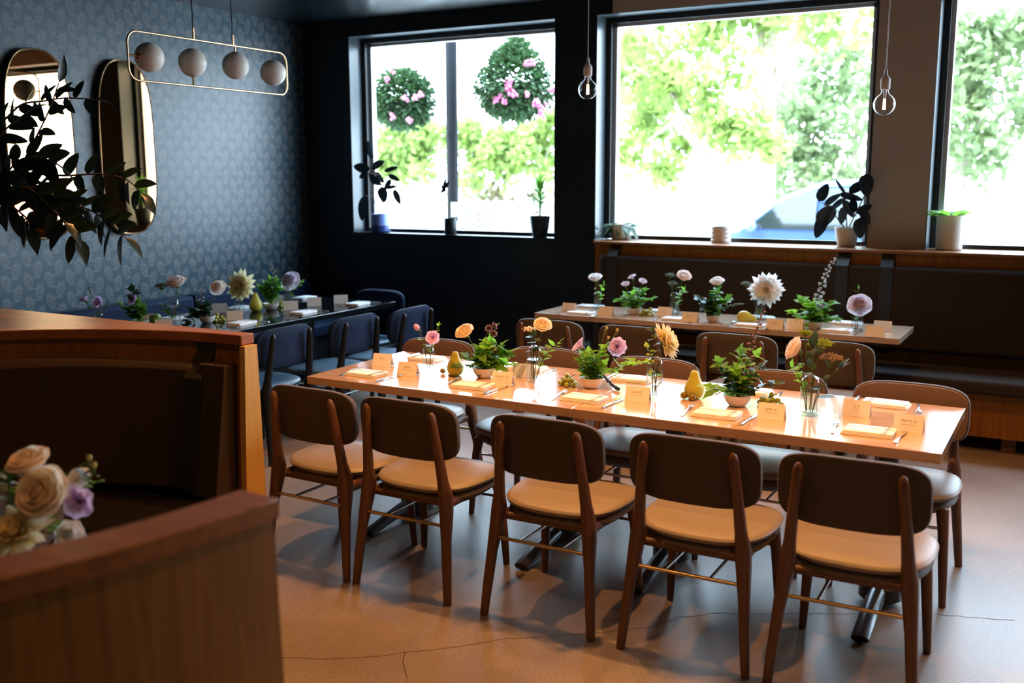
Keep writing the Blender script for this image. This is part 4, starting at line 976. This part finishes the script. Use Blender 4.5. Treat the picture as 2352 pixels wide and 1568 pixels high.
# --- black table
def sc(px, py, b): return at(px, py, b)
def onb(px, py): return on(px, py)
v = onb(228, 762); bottle(v, .034, .135, 'clear bottle vase with lavender flowers at the left of the black table'); i_ = v+Vector((0, 0, .014))
flower('lisi', 'lisianthus', 'lavender', at(198, 692, v), i_, .030, (-.6, -.2, .7), 'lavender flower facing left, leftmost on the black table', leaves=2)
flower('lisi', 'lisianthus', 'lavender', at(231, 694, v), i_+Vector((.01, 0, 0)), .032, (.2, -1, .3), 'round lavender flower facing the viewer, leftmost bottle of the black table', leaves=2, centre='purple')
for q, s_ in (((205, 668), 'upper left'), ((246, 700), 'right')): sprig('leafy_sprig', i_, at(*q, v), 'grey-green bud stem, %s of the lavender pair on the black table' % s_, None, 'grey_green', 7, .035, .014, 0)
v = onb(322, 752); bowl(v, .056, 'white bowl mostly hidden behind the booth rail on the black table'); w = v+Vector((0, 0, .02)); L_ = 'dark leaf sprig in the bowl behind the booth rail'
QS = ((282, 702), (328, 712), (302, 728), (305, 670), (318, 700), (296, 715))
for q in QS: sprig('leafy_sprig', w, at(*q, v), rank(q, QS)+L_, L_.replace('sprig', 'sprigs'), R.choice(('green_dark', 'green')), 8, .055, .045, 2)
flower('lisi', 'lisianthus', 'lavender', at(311, 690, v), w, .034, (.0, -.9, .5), 'lavender flower with dark centre above the bowl behind the booth rail', leaves=1, centre='purple')
q = onb(358, 745); lath_obj('green_apple', [(.002, .008), (.014, .001), (.030, .008), (.040, .030), (.039, .050), (.028, .068), (.012, .070), (.003, .062)], 'apple', q, 'green apple on the black table beside a place card', 'apple', [(0, 0, .06), (.004, 0, .082)])
v = onb(402, 750); bottle(v, .038, .185, 'tall clear bottle vase with a blush rose on the black table', fill=.7); i_ = v+Vector((0, 0, .014))
flower('rose', 'rose', 'blush', at(407, 655, v), i_, .052, (.1, -.4, .9), 'large blush rose in the tall bottle vase of the black table', leaves=3)
lace('lace_flower', at(371, 656, v), i_+Vector((-.01, 0, 0)), .042, 'flat green lace flower left of the blush rose on the black table', 'grey_green')
sprig('leafy_sprig', i_+Vector((-.01, 0, 0)), at(376, 705, v), 'hanging green leaves left of the tall bottle on the black table', None, 'green', 8, .045, .036, 2)
v = onb(476, 741); bowl(v, .056, 'white bowl with dark foliage and a cream rose on the black table'); w = v+Vector((0, 0, .02)); L_ = 'very dark leaf sprig in the bowl with the cream rose'
QS = ((432, 735), (455, 692), (474, 700), (440, 712), (458, 715), (445, 725))
for q in QS: sprig('leafy_sprig', w, at(*q, v), rank(q, QS)+L_, L_.replace('sprig', 'sprigs'), 'green_dark', 9, .050, .040, 2)
flower('orose', 'rose', 'cream', at(500, 660, v), w, .034, (.3, -.7, .5), 'open cream rose leaning right over the black table', leaves=2)
spike('snowberry_sprig', [w, at(463, 700, v), at(463, 672, v), at(472, 645, v)], 'thin sprig of pale buds beside the cream rose on the black table', 'silver_bud', .010, 16, .6)
grapes(onb(500, 738), 'bunch of green grapes beside the cream rose bowl on the black table', 15, 1.2, .0115)
v = onb(550, 722); bottle(v, .036, .135, 'clear bottle vase under the huge dahlia on the black table'); i_ = v+Vector((0, 0, .014))
flower('dahlia', 'dahlia', 'cream_peach', at(553, 656, v), i_, .122, (.15, -1, .25), 'huge pale peach dahlia facing the viewer on the black table', leaves=0, n=14)
pear(onb(588, 715), 'upright green pear on the black table right of the huge dahlia', 1.15)
v = onb(623, 711); bowl(v, .058, 'white bowl with tall green foliage on the black table'); w = v+Vector((0, 0, .02)); L_ = 'green leaf sprig in the bowl right of the black table pear'
QS = ((600, 665), (640, 662), (620, 645), (625, 680), (608, 655), (632, 650))
for q in QS: sprig('leafy_sprig', w, at(*q, v), rank(q, QS)+L_, L_.replace('sprig', 'sprigs'), 'green', 10, .055, .045, 2)
spike('bud_spray', [w, at(632, 645, v), at(628, 620, v), at(616, 592, v)], 'thin silvery spray above the foliage on the black table', 'silver_bud', .009, 18, .5)
grapes(onb(645, 704), 'few green grapes beside the foliage bowl on the black table', 8, 1)
v = onb(661, 698); bottle(v, .038, .130, 'clear bottle vase at the far part of the black table'); i_ = v+Vector((0, 0, .014))
flower('orose', 'rose', 'pale_lavender', at(667, 645, v), i_, .050, (.1, -.8, .5), 'white lavender rose at the far part of the black table', leaves=3)
sprig('leafy_sprig', i_+Vector((.01, 0, 0)), at(692, 650, v), 'bright green leaf stem right of the white lavender rose', None, 'green', 6, .04, .03, 0)
# --- bouquet on the booth table
fd = 2.45; v = Vector((-2.43, 1.57, Z)); bottle(v, .045, .16, 'clear bottle vase on the booth table, hidden by the front rail'); i_ = v+Vector((0, 0, .015))
G = lambda px, py, k=0: P(px, py, d=fd+k)
flower('rose', 'rose', 'peach', G(73, 1075), i_, .043, (.0, -.35, .9), 'upper peach rose in the foreground bouquet', leaves=2)
flower('rose', 'rose', 'peach', G(115, 1140, -.05), i_+Vector((.01, 0, 0)), .056, (.2, -.75, .5), 'largest peach rose in the foreground bouquet', leaves=2)
flower('dahlia', 'dahlia', 'cream_peach', G(42, 1222, -.08), i_+Vector((-.01, 0, 0)), .092, (.1, -.7, .7), 'yellow cream dahlia at the bottom of the foreground bouquet', leaves=0, n=10)
flower('lisi', 'lisianthus', 'lavender', G(192, 1150), i_+Vector((.01, .01, 0)), .034, (.4, -.9, .2), 'purple ruffled flower at the right of the foreground bouquet', leaves=2, centre='purple')
flower('open', 'lisianthus', 'white_petal', G(180, 1098, .05), i_+Vector((0, .01, 0)), .020, (.2, -.6, .6), 'small white flower above the purple one in the foreground', leaves=1)
flower('open', 'lisianthus', 'white_petal', G(160, 1228, .03), i_+Vector((0, -.01, 0)), .024, (.4, -.6, .3), 'small white flower low by the booth rail', leaves=1)
for q, s_ in (((205, 1058), 'upper'), ((216, 1075), 'lower')): flower('bud', 'flower_bud', 'bud_yellow', G(*q, .03), i_, .011, (.1, 0, 1), '%s yellow-green bud of the foreground bouquet' % s_, leaves=0)
L_ = 'dark green leaf sprig in the foreground bouquet'
QS = ((205, 1100), (140, 1215), (20, 1090), (120, 1200), (215, 1110))
for q in QS: sprig('leafy_sprig', i_, G(*q, .04), rank(q, QS)+L_, L_.replace('sprig', 'sprigs'), R.choice(('green', 'green_dark')), 8, .045, .025, 0)

# ------------------------------------------------------------------ place settings
def napkin_src():
    t = thing('folded_napkin', 'x', 'napkin'); b = MB()
    for l in range(4):
        z0 = .0038*l; w = .094-.0012*l; d = .062-.001*l
        def ly(zz, s_):
            r_ = []
            for k in range(36):
                a = 2*PI*k/36; c_, q = math.cos(a), math.sin(a); r_.append((math.copysign(abs(c_)**.18, c_)*w*s_+.0015*l, math.copysign(abs(q)**.18, q)*d*s_+.001*l, zz+.0003*math.sin(9*a+l)))
            return r_
        vs = ly(z0, .97)+ly(z0+.0007, .995)+ly(z0+.0026, 1)+ly(z0+.0035, .985)+ly(z0+.0038, .6)+ly(z0+.0038, .01)
        b.add(vs, [(i*36+k, i*36+(k+1) % 36, (i+1)*36+(k+1) % 36, (i+1)*36+k) for i in range(5) for k in range(36)])
    b.build('cloth', 'linen', t)
    b = MB()
    for x, w in ((.062, .0022), (.069, .0010), (.055, .0008)): b.box(x, x+w, -.0600, .0600, .0148, .0160)
    b.box(-.088, .088, .030, .0308, .0148, .0158)
    b.build('stripe', 'stripe', t, smooth=False); return t
def fork_src():
    t = thing('fork', 'x', 'fork'); b = MB()
    b.tube([(0, -.098, .003), (0, -.085, .0035), (0, -.03, .006), (0, .025, .0105), (0, .04, .0075)], [.0012, .0014, .0014, .0014, .0012], 8, rad2=[.0055, .0075, .0045, .0028, .0045], up=Vector((0, 0, 1)))
    b.tube([(0, .036, .008), (0, .048, .0045), (0, .058, .0045)], .0010, 8, rad2=[.005, .0115, .0115], up=Vector((0, 0, 1))); b.build('handle', 'steel', t)
    b = MB()
    for x in (-.0095, -.0032, .0032, .0095): b.tube([(x, .056, .0045), (x, .078, .005), (x*1.02, .098, .010)], [.0013, .0012, .0006], 6, rad2=[.0019, .0016, .0008])
    b.build('tines', 'steel', t); return t
def knife_src():
    t = thing('knife', 'x', 'knife'); b = MB()
    b.tube([(0, -.11, .0045), (0, -.095, .005), (0, -.04, .005), (0, .0, .0045)], [.003, .0036, .0034, .003], 10, rad2=[.006, .0078, .0062, .0050], up=Vector((0, 0, 1))); b.build('handle', 'steel', t)
    b = MB(); b.tube([(0, -.002, .0045), (.001, .02, .004), (.002, .07, .004), (.0005, .10, .004), (-.003, .112, .004)], [.0018, .0010, .0008, .0007, .0004], 8, rad2=[.005, .0085, .0092, .0075, .001], up=Vector((0, 0, 1))); b.build('blade', 'steel', t); return t
def text_mesh(s, size):
    cu = bpy.data.curves.new('t', 'FONT'); cu.body = s; cu.size = size; cu.align_x = 'CENTER'; cu.align_y = 'CENTER'; cu.space_character = 1.35; cu.extrude = .0001
    o = bpy.data.objects.new('t', cu); C.objects.link(o); dg = bpy.context.evaluated_depsgraph_get(); dg.update(); me = bpy.data.meshes.new_from_object(o.evaluated_get(dg)); bpy.data.objects.remove(o)
    me.materials.clear(); me.materials.append(M['ink']); return me
def card_mesh():
    b = MB(); hw, h, d, th = .053, .064, .024, .0004
    for s in (-1, 1):
        b.add([(-hw, s*d, 0), (hw, s*d, 0), (hw, 0, h), (-hw, 0, h), (-hw, s*(d-.001), 0), (hw, s*(d-.001), 0), (hw, -s*.0002, h-.001), (-hw, -s*.0002, h-.001)], [(0,1,2,3),(7,6,5,4),(0,4,5,1),(1,5,6,2),(2,6,7,3),(3,7,4,0)])
    return b
texts = [text_mesh(s, .0125) for s in ('MATT U', 'JESS K', 'STEVE', 'ANDY W', 'JOSH', 'L.X', 'K.M')]
subs = [text_mesh('a place at the table', .0052), text_mesh('table', .0052)]
cardm = None
def card(px, py, rz, label, group, ti=None, cen=None, z=Z):
    global cardm
    q = cen or on(px, py+4); t = thing('place_card', label, 'place card', (q.x, q.y, z), rz, group)
    if cardm is None: o = card_mesh().build('folded_card', 'card', t, smooth=False); cardm = o.data
    else: o = bpy.data.objects.new('folded_card', cardm); C.objects.link(o); o.parent = t
    if ti is not None:
        for me, zz in ((texts[ti], .040), (subs[1 if ti > 4 else 0], .028)):
            k = bpy.data.objects.new('lettering', me); C.objects.link(k); k.parent = t; th = math.atan2(.064, .024)
            k.location = (0, -.024+zz/.064*.024-.0004, zz); k.rotation_euler = (th, 0, 0)
nk, fk, kn = napkin_src(), fork_src(), knife_src(); src = {}
for o in (nk, fk, kn): kids[o] = list(o.children)
def put(o, x, y, rz, label, group, z=Z):
    if o not in src: src[o] = 1; o.location = (x, y, z); o.rotation_euler = (0, 0, rz); o['label'] = label; o['group'] = group; return o
    return dup(o, (x, y, z), rz, label, group)
seatn = ['leftmost', 'second from left', 'middle', 'second from right', 'rightmost']
NS = 'near side of the long table'
for i, (x, y) in enumerate(((-2.994, 3.835), (-2.393, 3.845), (-1.826, 3.85), (-1.232, 3.845), (-.644, 3.85))):
    put(nk, x, y, R.uniform(-.05, .05), 'folded striped napkin, %s on the %s' % (seatn[i], NS), 'napkins on the ' + NS)
    fx = (-3.106, -2.525, -1.956, -1.362, -.772)[i]; kx = (-2.846, -2.258, -1.684, -1.095, -.529)[i]
    put(fk, fx, y+.02, .12 if i else .10, 'silver fork by the napkin, %s on the %s' % (seatn[i], NS), 'forks on the ' + NS)
    put(kn, kx, y-.005, -.02, 'silver knife by the napkin, %s on the %s' % (seatn[i], NS), 'knives on the ' + NS)
FS = 'far side of the long table'
for i, (x, y) in enumerate(((-2.97, 4.33), (-2.37, 4.345), (-1.80, 4.345), (-1.235, 4.34), (-.665, 4.37))):
    put(nk, x, y, PI+R.uniform(-.05, .05), 'folded striped napkin, %s on the %s' % (seatn[i], FS), 'napkins on the ' + FS)
    put(fk, x+.13, y-.02, PI+.15, 'silver fork by the napkin, %s on the %s' % (seatn[i], FS), 'forks on the ' + FS)
    put(kn, x-.13, y, PI, 'silver knife by the napkin, %s on the %s' % (seatn[i], FS), 'knives on the ' + FS)
for (px, py, rz, ti, lab) in ((880, 836, .12, 6, 'leftmost place card, with short lettering, on the long table'), (938, 857, .10, 4, 'place card between the left fork setting and the small pink flower vase'), (1155, 880, .08, 3, 'place card before the leafy bowl near the tall pear'), (1465, 917, .12, 2, 'place card in front of the peach dahlia vase'), (1772, 958, .0, 1, 'place card in front of the second grape bunch'), (1968, 950, -.05, 5, 'place card with short lettering left of the far right napkin'), (2087, 986, -.05, 0, 'rightmost place card on the long table')):
    card(px, py, rz, lab, 'place cards on the long table', ti)
card(0, 0, .1, 'place card half hidden behind the leafy bowl near the tall pear', 'place cards on the long table', None, Vector((-2.30, 4.17, 0)))
BN = 'near edge of the window side table'; BF = 'banquette edge of the window side table'; q4 = ['at the left end', 'second from left', 'second from right', 'at the right end']
for i, (x, y) in enumerate(((-3.033, 6.33), (-2.34, 6.36), (-1.819, 6.33), (-1.284, 6.36))):
    put(nk, x, y, 0, 'folded white napkin %s, %s' % (q4[i], BN), 'napkins on the ' + BN)
    put(fk, x-.13, y, .1, 'small silver fork %s, %s' % (q4[i], BN), 'forks on the ' + BN); put(kn, x+.13, y, 0, 'small silver knife %s, %s' % (q4[i], BN), 'knives on the ' + BN)
for i, (x, y) in enumerate(((-3.12, 6.69), (-2.56, 6.69), (-1.86, 6.70), (-1.29, 6.71))):
    put(nk, x, y, PI, 'folded white napkin %s, %s' % (q4[i], BF), 'napkins on the ' + BF)
for (px, py, lab) in ((1308, 712, 'leftmost place card on the window side table'), (1392, 721, 'place card below the leftmost white flower vase'), (1528, 722, 'place card just left of the blush rose vase'), (1585, 735, 'place card just right of the blush rose vase'), (1780, 751, 'place card in front of the cream dahlia vase'), (1826, 751, 'place card left of the silvery spike bowl'), (2009, 769, 'front place card at the right end of the window side table'), (2027, 756, 'rear place card at the right end of the window side table')):
    card(px, py, 0, lab, 'place cards on the window side table', 4 if px in (1780, 1585) else None)
for i, (px, py) in enumerate(((555, 744), (697, 719), (822, 699))):
    q = on(px, py); put(nk, q.x, q.y, PI/2+.1, 'folded napkin on the chair side of the black table, %s' % ['nearest', 'middle', 'farthest'][i], 'napkins on the black table')
    put(fk, q.x, q.y-.14, PI/2+.1, 'silver fork on the chair side of the black table, %s' % ['nearest', 'middle', 'farthest'][i], 'cutlery on the black table'); put(kn, q.x, q.y+.14, PI/2, 'silver knife on the chair side of the black table, %s' % ['nearest', 'middle', 'farthest'][i], 'cutlery on the black table')
for i, (x, y) in enumerate(((-5.36, 4.75), (-5.36, 5.38), (-5.36, 6.1))):
    put(nk, x, y, -PI/2, 'folded napkin on the wall side of the black table, %s' % ['nearest', 'middle', 'farthest'][i], 'napkins on the black table')
for (px, py, lab) in ((377, 752, 'place card in front of the green apple'), (335, 738, 'place card behind the green apple'), (505, 713, 'place card behind the grapes beside the cream rose'), (540, 731, 'place card before the huge dahlia vase'), (637, 693, 'place card behind the foliage bowl on the black table'), (668, 707, 'place card in front of the far rose vase on the black table'), (722, 698, 'place card right of the far rose vase'), (783, 692, 'farthest place card on the black table')):
    card(px, py, .75, lab, 'place cards on the black table')

# ------------------------------------------------------------------ plants on the sill
def pot(name, px, r, h, m, label, y=7.49, taper=.85, rib=0, z=SZ+.001):
    q = P(px, 540, y=y); t = thing(name, label, 'plant pot' if name == 'ribbed_pot' else 'potted plant', (q.x, y, z))
    if rib:
        pr = [(.001, 0)]
        for k in range(rib*6+1): f = k/(rib*6); pr.append((r*(.94+.06*abs(math.sin(PI*rib*f))), h*f))
        pr += [(r*.8, h), (r*.8, h*.3), (.001, h*.3)]
    else: pr = [(.001, 0), (r*taper*.9, 0), (r*taper, .006), (r*(taper+1)/2*1.02, h*.5), (r, h), (r*.92, h), (r*.9, h*.85), (.001, h*.85)]
    MB().lathe(pr, 32, cap=False).build('pot', m, t)
    if not rib: MB().lathe([(.001, h*.86), (r*.9, h*.86)], 20, cap=False).build('soil', 'soil', t)
    return t
def bigleaf(b, t, px, py, L, ang, wr, y, m=1):
    """an oval leaf centred where the photo shows it, size in metres, direction in the window plane"""
    c = P(px, py, y=y)-t.location; a = math.radians(ang); d = Vector((math.cos(a), R.uniform(-.25, .25), math.sin(a))).normalized()
    b.leaf(c-d*L*.5, d, L, L*wr, nrm=(R.uniform(-.4, .4), -1, R.uniform(-.2, .6)), fold=.15, droop=.05, n=9, tip=.98, rnd=.7)
    return c-d*L*.5
t = pot('rubber_plant', 874, .080, .165, 'lilac_pot', 'rubber plant with big dark leaves in a two-tone blue pot, left window sill', y=7.48, taper=.97)
MB().lathe([(.082, .001), (.083, .001), (.083, .062), (.082, .062)], 32, cap=False).build('pot_band', 'blue_pot', t)
MB().lathe([(.001, -.0005), (.09, 0), (.1, .012), (.085, .012)], 28, cap=False).build('saucer', 'blue_pot', t)
b = MB(); s = MB(); roots = []
for (px, py, L, a, w) in ((850,345,.18,100,.55),(830,385,.20,170,.45),(868,378,.17,20,.5),(834,402,.13,-155,.4),(872,408,.14,-45,.45),(862,415,.16,-30,.45),(835,478,.24,-98,.55),(880,447,.15,-95,.75),(898,388,.15,15,.3),(905,408,.14,-20,.35),(912,452,.15,-75,.4),(890,425,.12,-120,.5),(900,430,.12,10,.35),(855,398,.14,60,.45)):
    roots.append(bigleaf(b, t, px, py, L, a, w, (7.33 if px < 845 else 7.46)+R.uniform(-.04, .04)))
b.build('leaves', 'rubber', t)
for q in ((845, 390), (880, 430)):
    c = P(*q, y=7.48)-t.location; s.tube([(0, 0, .14), (c.x*.6, 0, .14+(c.z-.14)*.45), tuple(c)], .004, 6)
for r_ in roots: s.tube([r_, (r_.x*.6, 0, r_.z-.03)], .0022, 4)
s.build('stem', 'twig', t)
t = pot('zz_cutting', 1035, .055, .14, 'dark_pot', 'thin single-stem seedling in a small dark pot, centre of the left window sill', y=7.48, taper=.97)
b = MB(); s = MB(); c = P(1022, 425, y=7.48)-t.location; s.tube([(0, 0, .12), (-.01, 0, .25), tuple(c)], .0028, 6)
for (px, py, L, a) in ((1022,420,.09,80),(1018,432,.08,130),(1027,424,.08,50),(1018,437,.08,-130)): bigleaf(b, t, px, py, L, a, .45, 7.48)
b.build('leaves', 'rubber', t); s.build('stem', 'stem_green', t)
t = pot('dracaena', 1240, .088, .175, 'dark_pot', 'spiky green plant in a black pot at the right of the left window sill', y=7.47, taper=.7)
b = MB(); MB().tube([(0, 0, .15), (.005, 0, .30), (0, 0, .42)], .006, 8).build('stem', 'stem_green', t)
for k in range(46):
    z = .20+.24*(k/46); a = k*2.4; up_ = .15+1.3*(k/46)**1.5; b.leaf((0, 0, z), (math.cos(a), math.sin(a)*.55, up_+R.uniform(-.1, .2)), R.uniform(.11, .16)*(1-.2*k/46), .030, nrm=(0, 0, 1), droop=.3 if k < 30 else .05, n=5)
b.build('leaves', 'green', t)
t = pot('trailing_plant', 1425, .085, .12, 'white_pot', 'small pale green trailing plant in a white pot, left of the big window', y=7.48)
b = MB()
for k in range(40): a = R.uniform(0, 6.28); b.leaf((.05*math.cos(a), .05*math.sin(a), .105), (math.cos(a), math.sin(a)*.5, R.uniform(-.3, .6)), R.uniform(.07, .14), .045, droop=.9)
b.build('leaves', 'grey_green', t)
pot('ribbed_pot', 1656, .075, .125, 'white_pot', 'empty white ribbed pot on the sill in front of the blue car', y=7.47, rib=4)
t = pot('rubber_plant', 1945, .086, .135, 'white_pot', 'dark rubber plant in a white pot at the right of the big window', y=7.46, taper=.72)
b = MB(); s = MB(); roots = []
for (px, py, L, a, w) in ((1891,442,.14,65,.6),(1972,428,.15,35,.5),(1990,425,.16,-85,.65),(1912,458,.15,35,.4),(1930,428,.13,125,.2),(1884,520,.18,-105,.5),(1893,490,.15,50,.55),(1975,524,.15,-88,.65),(1988,497,.13,-60,.5),(1955,452,.17,-15,.3),(1922,470,.14,-140,.35),(1935,495,.14,-100,.45),(1950,480,.15,-60,.4),(1905,500,.16,-120,.4),(1960,470,.12,100,.5),(1985,480,.12,30,.5)):
    roots.append(bigleaf(b, t, px, py, L, a, w, (7.32 if px > 1965 else 7.44)+R.uniform(-.05, .04)))
b.build('leaves', 'rubber', t)
for q in ((1895, 465), (1940, 440), (1985, 450)):
    c = P(*q, y=7.45)-t.location; s.tube([(0, 0, .11), (c.x*.5, 0, .11+(c.z-.11)*.5), tuple(c)], .0045, 6)
for r_ in roots: s.tube([r_, (r_.x*.7, 0, max(r_.z-.03, .12))], .0022, 4)
s.build('stem', 'twig', t)
t = pot('leafy_pot_plant', 2181, .088, .235, 'white_pot', 'small bright leafy plant in a tall white cylinder pot by the right window', y=7.46, taper=.95)
b = MB()
for k in range(30): a = R.uniform(0, 6.28); b.leaf((.03*math.cos(a), .03*math.sin(a), .215), (math.cos(a), math.sin(a), R.uniform(.5, 1.3)), R.uniform(.09, .15), .05, droop=.5)
b.build('leaves', 'green_bright', t)

# ------------------------------------------------------------------ big glossy plant on the booth ledge
pl = Vector((-4.375, 2.67, 1.1015))
t = thing('zz_plant', 'big dark glossy plant in a white pot on the booth ledge at the left edge', 'potted plant', pl)
MB().lathe([(.001, 0), (.105, 0), (.11, .01), (.125, .34), (.13, .355), (.118, .355), (.112, .30), (.001, .30)], 36, cap=False).build('pot', 'white_pot', t)
MB().lathe([(.001, .305), (.11, .305)], 24, cap=False).build('soil', 'soil', t)
s = MB(); b = MB(); g2 = MB()
def branch(pts, dep, n, L, w, gb=b, ddep=0):
    q = [P(px, py, d=dep+ddep*i)-pl for i, (px, py) in enumerate(pts)]; q = [Vector((R.uniform(-.03, .03), R.uniform(-.03, .03), .3))]+q; path = []
    for i in range(len(q)-1):
        for k in range(5): path.append(Vector(interp([tuple(v_) for v_ in q], (i+k/5)/(len(q)-1))))
    path.append(q[-1]); s.tube(path, [.0065-.004*i/len(path) for i in range(len(path))], 6)
    for k in range(n):
        x = (.30+.7*k/n)*(len(path)-1); i = min(int(x), len(path)-2); p = path[i].lerp(path[i+1], x-i); tn = (path[i+1]-path[i]).normalized()
        sd = tn.cross(Vector((R.uniform(-.3, .3), -1, .3))).normalized()*(1 if k % 2 else -1)
        gb.leaf(p, sd+tn*.6+Vector((R.uniform(-.2, .2), R.uniform(-.3, .3), R.uniform(-.3, .3))), L*R.uniform(.8, 1.2), w*R.uniform(.8, 1.15), nrm=Vector((R.uniform(-.6, .6), -1, R.uniform(.2, 1))), fold=.22, droop=.12, n=8, rnd=.65)
    gb.leaf(path[-1], path[-1]-path[-3], L, w)
branch([(-30, 480), (30, 410), (80, 320), (112, 255), (135, 190)], 4.4, 10, .13, .045)
branch([(-30, 430), (60, 402), (150, 403), (230, 400), (290, 412), (325, 445)], 4.45, 14, .11, .055)
branch([(-30, 450), (60, 440), (140, 462), (205, 482), (245, 508), (288, 545)], 4.3, 18, .12, .06)
branch([(-30, 300), (10, 275), (50, 240), (100, 232), (150, 225), (215, 228)], 4.5, 12, .10, .045)
branch([(-30, 460), (40, 430), (110, 440), (150, 490), (178, 548)], 4.2, 16, .12, .06)
branch([(-60, 420), (-10, 330), (20, 290), (60, 260)], 4.3, 8, .11, .05)
branch([(-60, 470), (0, 420), (40, 370), (90, 360), (125, 375)], 4.25, 14, .12, .06)
branch([(-60, 500), (-20, 460), (20, 470), (60, 500), (70, 520)], 4.2, 14, .12, .055)
branch([(-60, 500), (0, 450), (60, 430), (120, 480), (150, 510)], 4.15, 12, .12, .06)
b.build('leaves', 'green_black', t); s.build('stem', 'twig', t)
